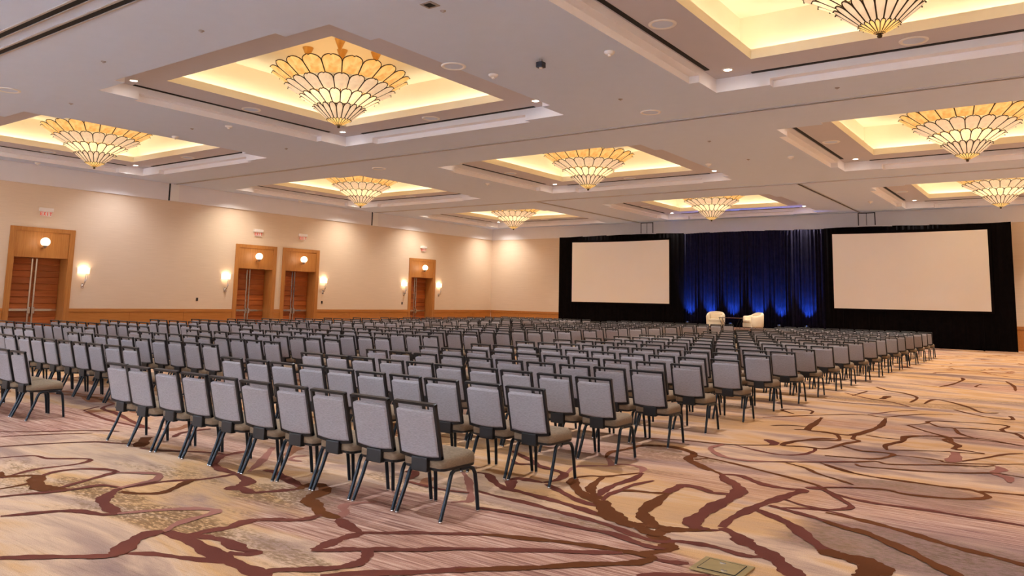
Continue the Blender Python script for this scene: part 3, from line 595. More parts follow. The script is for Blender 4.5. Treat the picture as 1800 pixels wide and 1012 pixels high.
# ------------------------------------------------------------------ ceiling devices
SPK = MB().lathe([(0, -.004), (.19, -.006), (.20, -.02), (.235, -.022), (.25, -.008), (.25, 0)], 28).mesh('speaker', 'fixture_white')
def ceil_thing(name, me, x, y, z, label, cat, group):
    return tag(put(name, me, None, (x, y, z)), label, cat, group)
SPG = MB().lathe([(0, -.009), (.185, -.009)], 24).mesh('grille', 'ceiling_paint')
def speaker(x, y, z, label):
    o = ceil_thing('ceiling_speaker', SPK, x, y, z, label, 'speaker', 'round ceiling speakers'); put('grille', SPG, o)
for ci, cx in enumerate(TCX):
    for ri in (1, 2, 3):
        cy = TCY[ri]
        speaker(cx-3.5, cy, ZL2, 'round white speaker in the left border of %s coffer, %s row' % (COLN[ci], ROWN[ri]))
        speaker(cx, cy+3.25, ZL2, 'round white speaker in the far border of %s coffer, %s row' % (COLN[ci], ROWN[ri]))
speaker(-9.75, 11.32, ZC, 'round white speaker beside the nearest large chandelier coffer')
speaker(-8.07, 16.74, ZC, 'round white speaker next to the first ceiling track')
speaker(-19.81, 7.21, ZC, 'round white speaker at the left edge of the ceiling')
speaker(-20.0, 19.3, ZC, 'round white speaker above the middle of the door wall side')
SDM = MB().lathe([(.10, 0), (.10, -.02), (.075, -.05), (.03, -.055), (0, -.055)], 18).mesh('base', 'fixture_white')
SDT = MB().lathe([(.035, -.055), (.03, -.09), (0, -.09)], 10).mesh('sensor_tip', 'fixture_white')
for x, y, lb in ((-9.43, 12.21, 'white smoke detector right of the nearest full chandelier'), (-6.71, 12.19, 'white smoke detector left of the top right coffer'), (-18.61, 12.22, 'white smoke detector left of the nearest full chandelier coffer'),
                 (-18.69, 23.99, 'white smoke detector left of the central chandelier coffer'), (-9.53, 24.08, 'white smoke detector right of the central chandelier coffer'), (-6.86, 24.08, 'white smoke detector left of the right-hand middle coffer'),
                 (-21.3, 12.24, 'white smoke detector right of the left-hand chandelier'), (-30.3, 12.21, 'white smoke detector above the nearest wooden door'), (-30.4, 24.14, 'white smoke detector above the paired doors'), (-6.95, 36.15, 'white smoke detector above the right screen')):
    t = thing('smoke_detector', lb, 'smoke detector', (x, y, ZC), 0, 'ceiling smoke detectors'); put('base', SDM, t); put('sensor_tip', SDT, t)
t = thing('ceiling_camera', 'small black box camera hanging from the ceiling', 'camera', (-8.05, 11.91, ZC))
MB().box(-.07, .07, -.07, .07, -.16, -.05, bev=.012).build('housing', 'gadget_black', t); MB().tube([(0, 0, 0), (0, 0, -.06)], .03).build('stem', 'fixture_grey', t); MB().lathe([(.035, -.16), (.03, -.175), (0, -.175)], 12).build('lens', 'fixture_white', t)
t = thing('ceiling_vent', 'small square vent plate at the top edge of the ceiling', 'vent', (-7.98, 8.64, ZC))
MB().box(-.12, .12, -.12, .12, -.012, 0, bev=.004).build('frame', 'fixture_grey', t); MB().box(-.07, .07, -.07, .07, -.016, -.010).build('grille', 'slot_black', t)
HKM = MB().lathe([(.05, 0), (.05, -.010), (.02, -.014), (.02, -.03), (0, -.03)], 14).mesh('sprinkler_head', 'fixture_grey')
for x, y, lb in ((-7.97, 8.95, 'just behind the square vent plate'), (-19.87, 8.63, 'left of the nearest chandelier coffer'), (-15.59, 7.31, 'nearest the double tracks'), (-12.21, 7.35, 'in front of the nearest chandelier coffer'),
                 (-8.12, 15.28, 'between speaker and black camera'), (-8.14, 20.66, 'just past the first track'), (-8.14, 23.92, 'between two middle smoke detectors'), (-19.91, 15.16, 'under the nearest coffer\'s left end'), (-3.8, 16.82, 'beneath the top right coffer'), (-19.86, 11.89, 'beside the left smoke detector')):
    ceil_thing('sprinkler_head', HKM, x, y, ZC, 'small grey sprinkler head '+lb, 'sprinkler', 'ceiling sprinkler heads')
# ------------------------------------------------------------------ chandeliers
PROF = [(.05, 5.80), (.287, 5.93), (.587, 6.24), (.90, 6.49), (1.25, 6.76), (1.575, 7.08)]
NP = 20
def petal_mesh(k, full=False):
    """one shell of tier k (0 = bottom cup); full=True makes the whole ring"""
    (r0, z0), (r1, z1) = PROF[k], PROF[k+1]
    if k: r0 -= .02; z0 -= .05
    b = MB(); nu, nv = (6, 7) if not full else (4, 4)
    dr, dz = r1-r0, z1-z0; L = math.hypot(dr, dz); nx, nz = dz/L, -dr/L      # outward normal of the cone, (radial, z)
    def pt(u, v, off, ang):
        # width tapers to a round head
        vv = v
        head = 1.0 if v < .62 else math.sqrt(max(0, 1-((v-.62)/.38)**2))
        a = PI/NP*.985*u*max(head, .02)
        r = r0+dr*vv; z = z0+dz*vv
        bulge = .04*(1-u*u)*(r1/1.8+.25)+off+(-.075+.125*vv)*(.4+.6*r1/1.6)*(k > 0)
        r += nx*bulge; z += nz*bulge
        return (r*math.cos(ang+a), r*math.sin(ang+a), z)
    for q in range(NP if full else 1):
        ang = 2*PI*q/NP
        vs = []; fs = []
        for j in range(nv+1):
            for i in range(nu+1): vs.append(pt(-1+2*i/nu, j/nv if j < nv else .995, 0, ang))
        for j in range(nv):
            for i in range(nu): fs.append((j*(nu+1)+i, j*(nu+1)+i+1, (j+1)*(nu+1)+i+1, (j+1)*(nu+1)+i))
        b.add(vs, fs, 0, True)
        # bronze came: round bar following the two sides and the head
        if not full or True:
            path = [pt(-1, v/6*.62, .006, ang) for v in range(6)]
            path += [pt(-1, .62+.38*t, .006, ang) for t in (0, .35, .6, .8, .93, .985)] + [pt(0, .999, .006, ang)]
            path += [pt(1, .62+.38*t, .006, ang) for t in (.985, .93, .8, .6, .35, 0)] + [pt(1, v/6*.62, .006, ang) for v in range(5, -1, -1)]
            b.tube(path, .012 if k else .008, 4, 1, False)
    return b
TM = ['shell_gold', 'shell_pearl', 'shell_bright', 'shell_pearl', 'shell_amber']
PM = [petal_mesh(k).mesh('shell_pane', [TM[k], 'bronze']) for k in range(5)]
TIERM = [petal_mesh(k, True).mesh('shell_tier', [TM[k], 'bronze']) for k in range(5)]
FIN = MB().lathe([(.075, 5.815), (.085, 5.80), (.05, 5.785), (.025, 5.775), (.04, 5.755), (.03, 5.73), (0, 5.72)], 14).mesh('finial', 'bronze')
CAN = MB().lathe([(.13, ZTOP), (.125, ZTOP-.02), (.035, ZTOP-.24), (.02, ZTOP-.26), (0, ZTOP-.26)], 16).mesh('canopy', 'brass')
ROD = MB().tube([(0, 0, 6.52), (0, 0, ZTOP-.22)], .012, 6).mesh('hanging_rod', 'brass')
RIM = MB().lathe([(.80, 6.50), (.82, 6.52), (.80, 6.54), (.78, 6.52), (.80, 6.50)], 40).mesh('support_ring', 'bronze')
CHL = {(0, 1): 'tiered shell chandelier in the left coffer nearest the door wall', (1, 1): 'largest full shell chandelier, in the nearest middle coffer', (2, 1): 'shell chandelier cut by the top edge of the picture',
       (0, 2): 'small shell chandelier over the paired doors side, second row', (1, 2): 'shell chandelier in the central coffer of the ceiling', (2, 2): 'large shell chandelier at the right edge, middle row',
       (0, 3): 'smallest shell chandelier, over the far left corner', (1, 3): 'far shell chandelier in front of the stage drapes', (2, 3): 'far shell chandelier above the right projection screen'}
for (ci, ri), lb in CHL.items():
    t = thing('chandelier', lb, 'chandelier', (TCX[ci], TCY[ri], 0), 0, 'tiered shell chandeliers')
    for k in range(5):
        if ri < 3:
            for q in range(NP):
                put('shell_pane', PM[k], t, None, 2*PI*(q+(.5 if k % 2 else 0)+.25)/NP)
        else: put('shell_tier', TIERM[k], t, None, 2*PI*((.5 if k % 2 else 0)+.25)/NP)
    put('finial', FIN, t); put('support_ring', RIM, t)
    for q in ((-.57, -.57), (.57, -.57), (0, 0), (.57, .57), (-.57, .57)):
        put('canopy', CAN, t, (q[0], q[1], 0)); put('hanging_rod', ROD, t, (q[0], q[1], 0))

# ------------------------------------------------------------------ doors
def door(n, y, label):
    t = thing('door_%d' % n, label, 'door', (LX, y, 0), 0, None, 'structure')
    c = DCAS
    cs = MB(); cs.box(0, .05, 0, c, 0, DTOP, bev=.006); cs.box(0, .05, DW-c, DW, 0, DTOP, bev=.006); cs.box(0, .05, c, DW-c, DTOP-.15, DTOP, bev=.006)
    cs.build('casing', 'wood_casing', t)
    MB().box(0, .025, c, DW-c, LEAFT, DTOP-.15, bev=.004).build('transom_panel', 'wood_casing', t)
    dp = .55; jb = MB()
    jb.box(-dp-.05, 0, c-.03, c, 0, LEAFT+.03); jb.box(-dp-.05, 0, DW-c, DW-c+.03, 0, LEAFT+.03); jb.box(-dp-.05, 0, c, DW-c, LEAFT, LEAFT+.03)
    jb.build('jamb', 'wood_casing', t)
    mid = DW/2
    for s, (a, b_) in ((-1, (c+.004, mid-.004)), (1, (mid+.004, DW-c-.004))):
        lf = MB().box(-dp-.045, -dp, a, b_, .01, LEAFT-.005).build('door_leaf', 'wood_door', t)
        rows = 12; h = (LEAFT-.03)/rows
        for r in range(rows):
            z0_, z1_ = .02+r*h+.008, .02+(r+1)*h-.008; ya, yb = a+.012, b_-.012; xb = -dp-.002
            MB().add([(xb, ya, z0_), (xb, yb, z0_), (xb, yb, z1_), (xb, ya, z1_), (-dp+.04, ya+.01, z0_+.02), (-dp+.04, yb-.01, z0_+.02), (-dp+.012, yb-.006, z1_-.006), (-dp+.012, ya+.006, z1_-.006)],
                     [(0, 3, 2, 1), (4, 5, 6, 7), (0, 1, 5, 4), (1, 2, 6, 5), (2, 3, 7, 6), (3, 0, 4, 7)]).build('plank', 'wood_door', lf)
        e = mid+s*.075
        MB().box(-dp+.015, -dp+.05, e-.03, e+.03, .12, LEAFT-.02, bev=.008).build('exit_rod', 'chrome', lf)
        bar = MB().box(-dp+.05, -dp+.10, min(e, a+.04 if s < 0 else e), max(e, b_-.04 if s > 0 else e), .955, 1.04, bev=.01)
        bar.box(-dp+.02, -dp+.11, e-.055, e+.055, .86, 1.10, bev=.012); bar.build('push_bar', 'chrome', lf)
    return t
door(1, DOORY[0], 'wooden double door at the left edge, nearest the camera')
door(2, DOORY[1], 'left one of the two paired wooden double doors')
door(3, DOORY[2], 'right one of the two paired wooden double doors')
door(4, DOORY[3], 'farthest wooden double door, close to the room corner')
GL = MB().lathe([(.165*math.sin(PI*i/10), -.165*math.cos(PI*i/10)) for i in range(11)], 20).mesh('globe', 'globe_lit')
GH = MB().lathe([(0, -.24), (.03, -.23), (.07, -.175), (.09, -.14)], 14).box(-.20, -.02, -.03, .03, -.24, -.19, bev=.006).mesh('holder', 'chrome')
SIDE = ['nearest door at the left edge', 'left paired door', 'right paired door', 'farthest door']
for y, lb in zip(DOORY, SIDE):
    t = thing('globe_light', 'round glowing globe lamp above the '+lb, 'wall lamp', (LX+.23, y+DW/2, 3.5), 0, 'globe lamps above the doors')
    put('globe', GL, t); put('holder', GH, t)
    lamp('globe_glow', 'POINT', None, (LX+.45, y+DW/2, 3.5), 4, (1, .88, .7), shadow_soft_size=.15)
# exit signs
def letters(txt, h, depth=.006):
    """block letters E X I T from bars in the (y, z) plane, centred"""
    b = MB(); wd = h*.62; st = h*.17; x = -(len(txt)*wd+(len(txt)-1)*h*.2)/2
    def bar(y0, y1, z0, z1): b.box(0, depth, y0, y1, z0, z1)
    for ch in txt:
        if ch == 'E':
            bar(x, x+st, 0, h); bar(x+st, x+wd, 0, st); bar(x+st, x+wd, h-st, h); bar(x+st, x+wd*.85, h/2-st/2, h/2+st/2)
        elif ch == 'I': bar(x+wd/2-st/2, x+wd/2+st/2, 0, h)
        elif ch == 'T':
            bar(x+wd/2-st/2, x+wd/2+st/2, 0, h-st); bar(x, x+wd, h-st, h)
        elif ch == 'X':
            for s in (0, 1):
                a0, a1 = (x, x+wd-st) if s == 0 else (x+wd-st, x)
                b.add([(0, a0, 0), (0, a0+st, 0), (0, a1+st, h), (0, a1, h), (depth, a0, 0), (depth, a0+st, 0), (depth, a1+st, h), (depth, a1, h)], [(4, 5, 6, 7), (0, 1, 5, 4), (1, 2, 6, 5), (2, 3, 7, 6), (3, 0, 4, 7)])
        x += wd+h*.2
    return b
XL = letters('EXIT', .13).mesh('letters', 'sign_red')
XB = MB().box(0, .12, -.24, .24, .0, .13, bev=.012).mesh('housing', 'sign_white')
XP = MB().box(.045, .06, -.19, .19, -.18, 0).mesh('plate', 'sign_white')
for y, lb in zip(DOORY, SIDE):
    t = thing('exit_sign', 'white and red EXIT sign high above the '+lb, 'exit sign', (LX, y+DW/2, 4.64), 0, 'exit signs above the doors')
    put('housing', XB, t); put('plate', XP, t); put('letters', XL, t, (.061, 0, -.155))
# sconces
def half_shade():
    b = MB(); n = 12
    for i in range(n):
        a, c_ = -PI/2+PI*i/n, -PI/2+PI*(i+1)/n
        q = lambda t, r, z: (r*math.cos(t)*.75, r*math.sin(t), z)
        b.quad(q(a, .22, .0), q(c_, .22, .0), q(c_, .232, .22), q(a, .232, .22))
    return b.mesh('lamp_shade', 'shade_lit')
SH = half_shade()
SA = MB().tube([(.05, .0, -.46), (.12, .0, -.42), (.12, .03, -.2), (.10, .05, .06)], [.022, .018, .014, .012], 8).tube([(.06, .0, -.46), (.13, .09, -.2), (.11, .10, .02)], [.016, .012, .01], 6).mesh('arm', 'chrome')
SB = MB().lathe([(.06*math.sin(PI*i/8), -.47-.06*math.cos(PI*i/8)) for i in range(9)], 12).box(0, .03, -.05, .05, -.56, -.38, bev=.008).mesh('back_plate', 'chrome')
for y, lb in ((14.42, 'right of the nearest door'), (20.62, 'left of the paired doors'), (26.22, 'right of the paired doors'), (32.1, 'left of the farthest door'), (35.08, 'right of the farthest door')):
    t = thing('wall_sconce', 'lit wall sconce with white half shade, '+lb, 'wall sconce', (LX, y, 2.40), 0, 'wall sconces between the doors')
    put('lamp_shade', SH, t); put('arm', SA, t, (.02, 0, 0)); put('back_plate', SB, t)
    lamp('sconce_glow', 'POINT', None, (LX+.10, y, 2.58), 1.6, (1, .86, .66), shadow_soft_size=.05)
for y, z, lb in ((19.28, 1.48, 'in the middle of the wall between first and second doors'), (26.2, 1.42, 'below the sconce right of paired doors'), (32.0, 1.42, 'below the sconce left of the farthest door')):
    t = thing('wall_switch', 'small dark wall switch '+lb, 'switch', (LX, y, z), 0, 'wall switches')
    MB().box(0, .012, -.05, .05, -.07, .07, bev=.004).build('plate', 'switch_dark', t); MB().box(.012, .022, -.015, .015, -.03, .03, bev=.003).build('toggle', 'plastic_black', t)

# ------------------------------------------------------------------ stage: drapes, screens, platform
def drape(x0, x1, z0, z1, y, amp, npl, seed, mm):
    rnd = random.Random(seed); n = npl*8; vs = []; fs = []; nz = 6; ph = rnd.random()*6
    fr = [rnd.uniform(.75, 1.25) for _ in range(6)]
    for j in range(nz+1):
        t = j/nz
        for i in range(n+1):
            s = i/n; a = 2*PI*npl*s
            dy = amp*(1-.35*t)*(math.sin(a+ph*.0+.8*math.sin(a*.37*fr[0]+ph))*.7+.3*math.sin(2.3*a*fr[1]+ph*2))
            edge = min(1, s*8, (1-s)*8)
            vs.append((x0+(x1-x0)*s, y+dy*edge, z0+(z1-z0)*t+(.02*math.sin(3*s+seed) if j == nz else 0)))
    for j in range(nz):
        for i in range(n): fs.append((j*(n+1)+i, j*(n+1)+i+1, (j+1)*(n+1)+i+1, (j+1)*(n+1)+i))
    b = MB().add(vs, fs, 0, True)
    # thickness: a second layer behind
    b.add([(v[0], v[1]+.02, v[2]) for v in vs], [tuple(reversed(f)) for f in fs], 0, True)
    return b.build('drape_panel', mm)
DY = 39.05
def drape_run(x0, x1, n, zt, amp, npl, mm, what, seed, y=DY):
    st = (x1-x0)/n
    for i in range(n):
        o = drape(x0+i*st-(.02 if i else 0), x0+(i+1)*st+.02, .02, zt, y, amp, npl, seed+i, mm)
        tag(o, '%s, %s from the left' % (what, ORD[i+1]), 'drape', 'stage drapes')
drape_run(-24.75, -16.85, 5, 5.53, .02, 7, 'drape_black', 'flat black drape panel around the left screen', 10, DY-.12)
drape_run(-16.9, -9.55, 5, 5.50, .09, 9, 'drape_black_bluelit', 'pleated black drape panel tinted blue, behind the armchairs', 30)
drape_run(-9.62, -2.0, 5, 5.50, .025, 7, 'drape_black', 'flat black drape panel around the right screen', 50, DY-.12)
def screen(x0, x1, z0, z1, label):
    y = 38.75; t = thing('projection_screen', label, 'projection screen', ((x0+x1)/2, y, 0), 0, 'stage projection screens')
    hw = (x1-x0)/2; nx, nz_ = 16, 8; vs = []; fs = []
    for j in range(nz_+1):
        for i in range(nx+1):
            u, v = i/nx*2-1, j/nz_*2-1
            vs.append((u*hw, -.01, z0+(z1-z0)*(j/nz_)-(.03*(1-u*u) if v > 0 else 0)*v))
    for j in range(nz_):
        for i in range(nx): fs.append((j*(nx+1)+i, j*(nx+1)+i+1, (j+1)*(nx+1)+i+1, (j+1)*(nx+1)+i))
    MB().add(vs, fs, 0, True).build('screen_surface', 'screen_white', t)
    fr = MB(); g = .10
    fr.box(-hw-g, -hw, .0, .05, z0-g, z1+g); fr.box(hw, hw+g, .0, .05, z0-g, z1+g); fr.box(-hw, hw, .0, .05, z0-g, z0); fr.box(-hw, hw, .0, .05, z1, z1+g)
    fr.build('screen_frame', 'drape_black', t)
    MB().box(-hw, hw, .0, .02, z0, z1).build('screen_backing', 'drape_black', t)
    for s in (-1, 1): MB().box(s*(hw-.35)-.03, s*(hw-.35)+.03, .05, .10, 0, z0).build('screen_leg', 'drape_black', t)
screen(-23.73, -17.6, 1.72, 5.17, 'left blank white projection screen framed by black drapes')
screen(-9.19, -2.84, 1.68, 5.19, 'right blank white projection screen, larger in the picture')
SZ = .61
t = thing('stage_platform', 'low black-skirted stage riser under the two armchairs', 'stage', (-13.4, 36.6, 0))
MB().box(-3.7, 3.7, -2.1, 2.1, SZ-.06, SZ, bev=.006).build('deck', 'stage_deck', t)
for x in (-3.6, 0, 3.6):
    for y in (-2.0, 2.0): MB().tube([(x, y, 0), (x, y, SZ-.06)], .025, 8).build('leg', 'plastic_black', t)
MB().box(-3.69, 3.69, -2.12, -2.10, .01, SZ-.02).box(-3.71, -3.69, -2.1, 2.1, .01, SZ-.02).box(3.69, 3.71, -2.1, 2.1, .01, SZ-.02).build('skirt', 'skirt_black', t)
UPX = [-16.5, -15.37, -14.18, -12.85, -11.74, -10.44]
UPM = MB().box(-.09, .09, -.07, .07, 0, .03, bev=.006).lathe([(.06, .03), (.085, .10), (.085, .20), (.07, .20), (.0, .18)], 16).mesh('housing', 'plastic_black')
UPL = MB().lathe([(.065, .198), (0, .198)], 14)
mat('blue_lens', (60, 110, 255), .4, emit=(50, 110, 255), es=12, noise=.01)
UPLm = UPL.mesh('blue_lens', 'blue_lens')
UPN = ['leftmost', 'second from left', 'third from left', 'third from right', 'second from right', 'rightmost']
for x, lb in zip(UPX, UPN):
    t = thing('stage_uplight', 'small blue uplight at the foot of the drapes, '+lb, 'uplight', (x, 38.58, SZ), 0, 'blue stage uplights')
    put('housing', UPM, t); put('blue_lens', UPLm, t)
    lamp('blue_beam', 'SPOT', None, (x, 38.58, SZ+.22), 620, (.03, .17, 1.0), (math.radians(180-24), 0, 0), spot_size=math.radians(56), spot_blend=.9, shadow_soft_size=.04)

# armchairs: tub shape, one continuous wrap for arms and back
def armchair(label, loc, rz):
    t = thing('armchair', label, 'armchair', loc, rz, 'armchairs on the stage')
    n = 24; vs = []; fs = []; ro, ri = .43, .31
    def rad(a, r):   # rounded-square plan, opening towards -y
        return (r*math.copysign(abs(math.cos(a))**.62, math.cos(a)), r*math.copysign(abs(math.sin(a))**.62, math.sin(a))*.92)
    rows = []
    for i in range(n+1):
        a = -PI*.28+(PI*1.56)*i/n
        bk = max(0, math.sin(a)); top = .62+.17*bk**.8
        prof = [(ro-.04, .10), (ro, .16), (ro+.01, top-.06), (ro-.02, top), (ri+.03, top+.005), (ri, top-.06), (ri, .30), (ri, .12)]
        rows.append([(*rad(a, r), z) for r, z in prof])
    m_ = len(rows[0])
    for r in rows: vs += r
    for i in range(n):
        for k in range(m_-1): fs.append((i*m_+k, (i+1)*m_+k, (i+1)*m_+k+1, i*m_+k+1))
    fs.append(tuple(range(m_))); fs.append(tuple(reversed(range(n*m_, (n+1)*m_))))
    MB().add(vs, fs, 0, True).build('tub_back', 'leather_cream', t)
    MB().box(-.34, .34, -.37, .28, .10, .31, bev=.02).build('seat_base', 'leather_cream', t)
    MB().box(-.29, .29, -.385, .22, .31, .44, bev=.045).build('seat_cushion', 'leather_cream', t)
    MB().box(-.26, .26, .13, .26, .43, .70, bev=.05).build('back_cushion', 'leather_cream', t)
    for x in (-.3, .3):
        for y in (-.3, .28): MB().tube([(x, y, .11), (x*1.03, y*1.03, .004)], [.025, .016], 8).build('leg', 'chrome', t)
armchair('cream tub armchair left of the side table', (-14.08, 36.3, SZ), math.radians(16))
armchair('cream tub armchair on the right, turned to the left', (-12.2, 36.2, SZ), math.radians(-38))
t = thing('side_table', 'thin low table with curved metal legs between armchairs', 'table', (-13.12, 35.75, SZ))
MB().box(-.50, .50, -.26, .26, .50, .525, bev=.006).build('table_top', 'table_wood', t)
for sx_ in (-1, 1):
    for y in (-.2, .2):
        MB().tube([(sx_*.48, y, .50), (sx_*.46, y, .40), (sx_*.38, y, .25), (sx_*.34, y, .1), (sx_*.36, y, .006)], .011, 6).build('leg', 'plastic_black', t)

# ------------------------------------------------------------------ floor box
t = thing('floor_box', 'square brass floor outlet box in the carpet', 'floor box', (-1.98, 5.17, .008))
FBOX = t
MB().box(-.17, .17, -.15, .15, -.002, .008, bev=.002).build('frame', 'box_brass', t)
MB().box(-.125, .125, -.11, .11, .008, .012, bev=.001).build('lid', 'box_brass', t)
MB().box(-.04, .0, .06, .075, .012, .016).build('latch', 'chrome', t); MB().box(.02, .06, -.08, -.065, .012, .016).build('latch', 'chrome', t)
MB().box(-.128, .128, .109, .112, .0085, .0126).box(-.128, .128, -.112, -.109, .0085, .0126).box(.124, .128, -.11, .11, .0085, .0126).box(-.128, -.124, -.11, .11, .0085, .0126).build('seam', 'slot_black', t)

# ------------------------------------------------------------------ banquet chairs
def chair_parts():
    P = {}
    # backrest frame in its own (x, s) plane: s runs up the reclined back from (y=-.205,z=.455) to (y=-.325,z=.915)
    A, Bk = Vector((0, -.220, .480)), Vector((0, -.325, .915)); d = (Bk-A); Ln = d.length; d.normalize(); nrm = Vector((0, d.z, -d.y))   # nrm points to the sitter (+y)
    def P3(x, s, o): v = A+d*s+nrm*o; return (x, v.y, v.z)
    hw = .227
    def bottom(x): return .0-.022*(1-(x/hw)**2)
    f = MB()
    def slab(poly, o0, o1, mb, mi=0):
        n = len(poly); vs = [P3(x, s, o0) for x, s in poly]+[P3(x, s, o1) for x, s in poly]
        mb.add(vs, [tuple(range(n-1, -1, -1)), tuple(range(n, 2*n))]+[(i, (i+1) % n, n+(i+1) % n, n+i) for i in range(n)], mi)
    wf = .024
    slab([(-hw, 0), (-hw+wf, -.004), (-hw+wf, Ln-.01), (-hw, Ln-.01)], -.014, .014, f)
    slab([(hw-wf, -.004), (hw, 0), (hw, Ln-.01), (hw-wf, Ln-.01)], -.014, .014, f)
    slab([(-hw, Ln-.022), (hw, Ln-.022), (hw, Ln-.006), (hw-.012, Ln), (-hw+.012, Ln), (-hw, Ln-.006)], -.017, .017, f)
    xsb = [-hw+2*hw*i/8 for i in range(9)]
    slab([(x, bottom(x)-.004) for x in xsb]+[(x, bottom(x)+.026) for x in reversed(xsb)], -.014, .014, f)
    P['back_frame'] = (f, 'frame_black')
    p = MB(); x1 = hw-wf-.001; top = Ln-.062; xs_ = [-x1+2*x1*i/6 for i in range(7)]
    out = [(x, bottom(x)+.024) for x in xs_]+[(x1, top-.02), (x1-.006, top-.006), (x1-.02, top), (-x1+.02, top), (-x1+.006, top-.006), (-x1, top-.02)]
    cx_, cy_ = 0, Ln*.45
    def ring(k, o): return [P3(cx_+(x-cx_)*k, cy_+(s-cy_)*k, o) for x, s in out]
    n = len(out)
    vs = ring(.93, -.024)+ring(1, -.015)+ring(1, .018)+ring(.9, .04)
    fs = [tuple(range(n-1, -1, -1)), tuple(range(3*n, 4*n))]
    for r in range(3): fs += [(r*n+i, r*n+(i+1) % n, (r+1)*n+(i+1) % n, (r+1)*n+i) for i in range(n)]
    p.add(vs, fs, 0); P['back_panel'] = (p, 'fabric_back')
    # seat: rounded cushion
    s_ = MB()
    def plan(k, z, e=0):
        pts = []
        for cxx, cyy, a0 in ((.225, .215, 0), (-.225, .215, PI/2), (-.222, -.212, PI), (.222, -.212, PI*1.5)):
            r = .05 if cyy > 0 else .06
            for q in range(4):
                a = a0+PI/2*q/3; pts.append(((cxx-math.copysign(r, cxx)+r*math.cos(a))*k, (cyy-math.copysign(r, cyy)+r*math.sin(a))*k, z+e*cyy))
        return pts
    rs = [plan(.975, .392), plan(1.0, .402), plan(1.005, .442), plan(.975, .468, .03), plan(.85, .487, .04), plan(.4, .492, .04)]
    m_ = len(rs[0]); vs = sum(rs, []); fs = [tuple(range(m_-1, -1, -1)), tuple(range(5*m_, 6*m_))]
    for r in range(5): fs += [(r*m_+i, r*m_+(i+1) % m_, (r+1)*m_+(i+1) % m_, (r+1)*m_+i) for i in range(m_)]
    s_.add(vs, fs, 0, True); P['seat'] = (s_, 'fabric_seat_warmlit')
    pn = MB(); rs = [plan(.9, .372), plan(.985, .378), plan(1.0, .398)]
    vs = sum(rs, []); fs = [tuple(range(m_-1, -1, -1)), tuple(range(2*m_, 3*m_))]
    for r in range(2): fs += [(r*m_+i, r*m_+(i+1) % m_, (r+1)*m_+(i+1) % m_, (r+1)*m_+i) for i in range(m_)]
    pn.add(vs, fs, 0); P['seat_pan'] = (pn, 'plastic_black')
    P['back_bracket'] = (MB().box(-.085, .085, -.250, -.19, .362, .475, bev=.01), 'plastic_black')
    def leg(side, front):
        if front: pts = [(.205, .02, .366), (.21, .13, .366), (.216, .175, .352), (.22, .20, .31), (.224, .214, .22), (.232, .236, .012)]
        else: pts = [(.205, .0, .366), (.21, -.06, .366), (.217, -.095, .352), (.221, -.118, .31), (.225, -.148, .22), (.236, -.238, .012)]
        return MB().tube([(side*x, y, z) for x, y, z in pts], [.016, .0165, .017, .017, .0165, .0155], 8)
    P['leg'] = [(leg(s, fr), 'leg_black') for s in (-1, 1) for fr in (0, 1)]
    P['glide'] = [MB().lathe([(.012, 0), (.015, .004), (.015, .016), (.0, .016)], 8, 0, (s*(.236 if not fr else .232), -.238 if not fr else .236, 0)) for s in (-1, 1) for fr in (0, 1)]
    return P
CP = chair_parts()
CMESH = {k: CP[k][0].mesh(k, CP[k][1]) for k in ('back_frame', 'back_panel', 'seat', 'seat_pan', 'back_bracket')}
LMESH = [b_.mesh('leg', mm) for b_, mm in CP['leg']]; GMESH = [b_.mesh('glide', 'chrome') for b_ in CP['glide']]
ALLM = ['frame_black', 'fabric_back', 'fabric_seat_warmlit', 'plastic_black', 'leg_black']
def whole():
    b = MB()
    for k in ('back_frame', 'back_panel', 'seat', 'seat_pan', 'back_bracket'):
        s_, mm = CP[k]; mi = ALLM.index(mm)
        for f_, sm in zip(s_.f, s_.sm): pass
        o = len(b.v); b.v += s_.v
        for f_, sm in zip(s_.f, s_.sm): b.f.append(tuple(i+o for i in f_)); b.m.append(mi); b.sm.append(sm)
    for s_, mm in CP['leg']:
        o = len(b.v); b.v += s_.v
        for f_, sm in zip(s_.f, s_.sm): b.f.append(tuple(i+o for i in f_)); b.m.append(4); b.sm.append(sm)
    return b
WB = whole(); WMESH = WB.mesh('banquet_chair', ALLM)
ROWY = [4.675, 6.16, 7.52, 8.80, 10.12, 11.49, 12.96, 14.35, 15.67, 17.07, 18.53, 19.89, 21.34, 22.85, 24.21, 25.64, 27.12, 28.50, 29.87, 31.18]
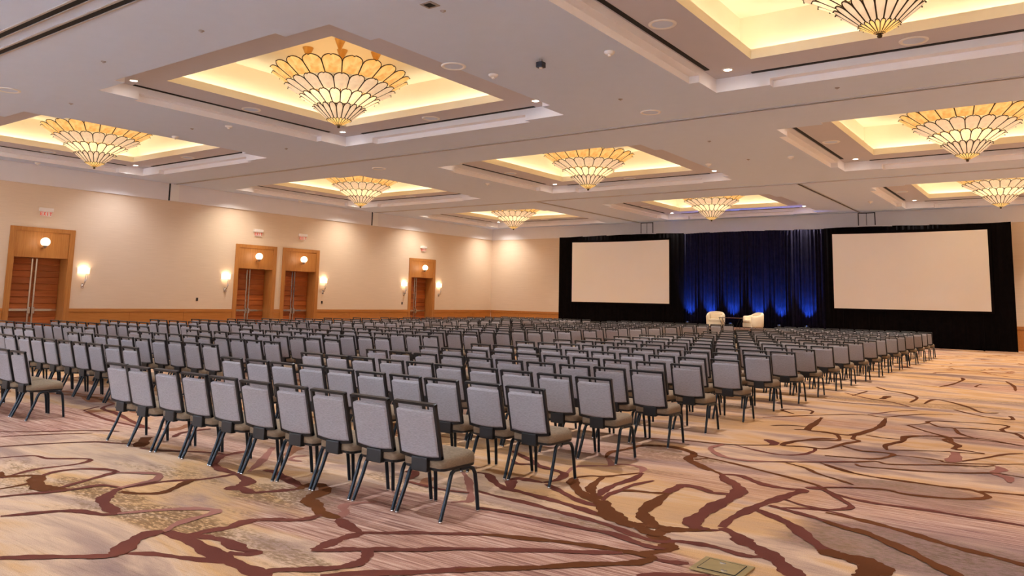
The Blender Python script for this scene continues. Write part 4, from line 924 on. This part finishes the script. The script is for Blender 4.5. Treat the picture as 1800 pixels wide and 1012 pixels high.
BLOCK = [('right', -4.098, .5225), ('middle', -11.36, .5215), ('left', -18.08, .5215)]
seats = []
def px(P_):
    dv = Vector(P_)-Vector((0, 0, CAMH)); c_ = dv.dot(F)
    return (900+1353.06*dv.dot(CR)/c_, 358.9-1353.06*dv.dot(CU)/c_, c_) if c_ > .1 else (-1e4, 0, c_)
rj = random.Random(3)
for bi, (bn, xr, st) in enumerate(BLOCK):
    for r, y in enumerate(ROWY):
        ry = rj.uniform(-.03, .03) if r else 0; rx_ = rj.uniform(-.03, .03) if r else 0
        for k in range(10):
            x = xr-.2275-k*st+rx_+rj.uniform(-.006, .006); yc = y+.325+ry+rj.uniform(-.02, .02)
            if (bi, r, k) == (0, 0, 0): x, yc = xr-.2275, y+.325
            u, v, c_ = px((x, yc, .5))
            if c_ > .5 and -45 < u < 1840: seats.append((c_, bi, r, k, x, yc, rj.uniform(-.014, .014)))
seats.sort()
rest = MB()
for i, (c_, bi, r, k, x, y, rz) in enumerate(seats):
    if i < 300:
        kp = 'right-end chair' if k == 0 else 'left-end chair' if k == 9 else 'chair %s from the right end' % ORD[k+1]
        rp = 'back row' if r == 0 else '%s row from the back' % ORD[r+1]
        lb = 'grey-backed %s, %s, %s block of seats' % (kp, rp, BLOCK[bi][0])
        if i < 200:
            t = thing('banquet_chair', lb, 'chair', (x, y, 0), rz, 'banquet chairs set out in rows')
            for nm, me in CMESH.items(): put(nm, me, t)
            for me, g in zip(LMESH, GMESH):
                l_ = put('leg', me, t)
                if i < 45: put('glide', g, l_)
        else: tag(put('banquet_chair', WMESH, None, (x, y, 0), rz), lb, 'chair', 'banquet chairs set out in rows')
    else:
        o = len(rest.v); cs, sn = math.cos(rz), math.sin(rz)
        rest.v += [(x+cs*a-sn*b_, y+sn*a+cs*b_, z) for a, b_, z in WB.v]
        rest.f += [tuple(j+o for j in f_) for f_ in WB.f]; rest.m += WB.m; rest.sm += WB.sm
o = rest.build('distant_banquet_chairs', ALLM)
tag(o, 'far rows of grey banquet chairs in front of the stage', 'chairs', 'banquet chairs set out in rows', 'stuff')
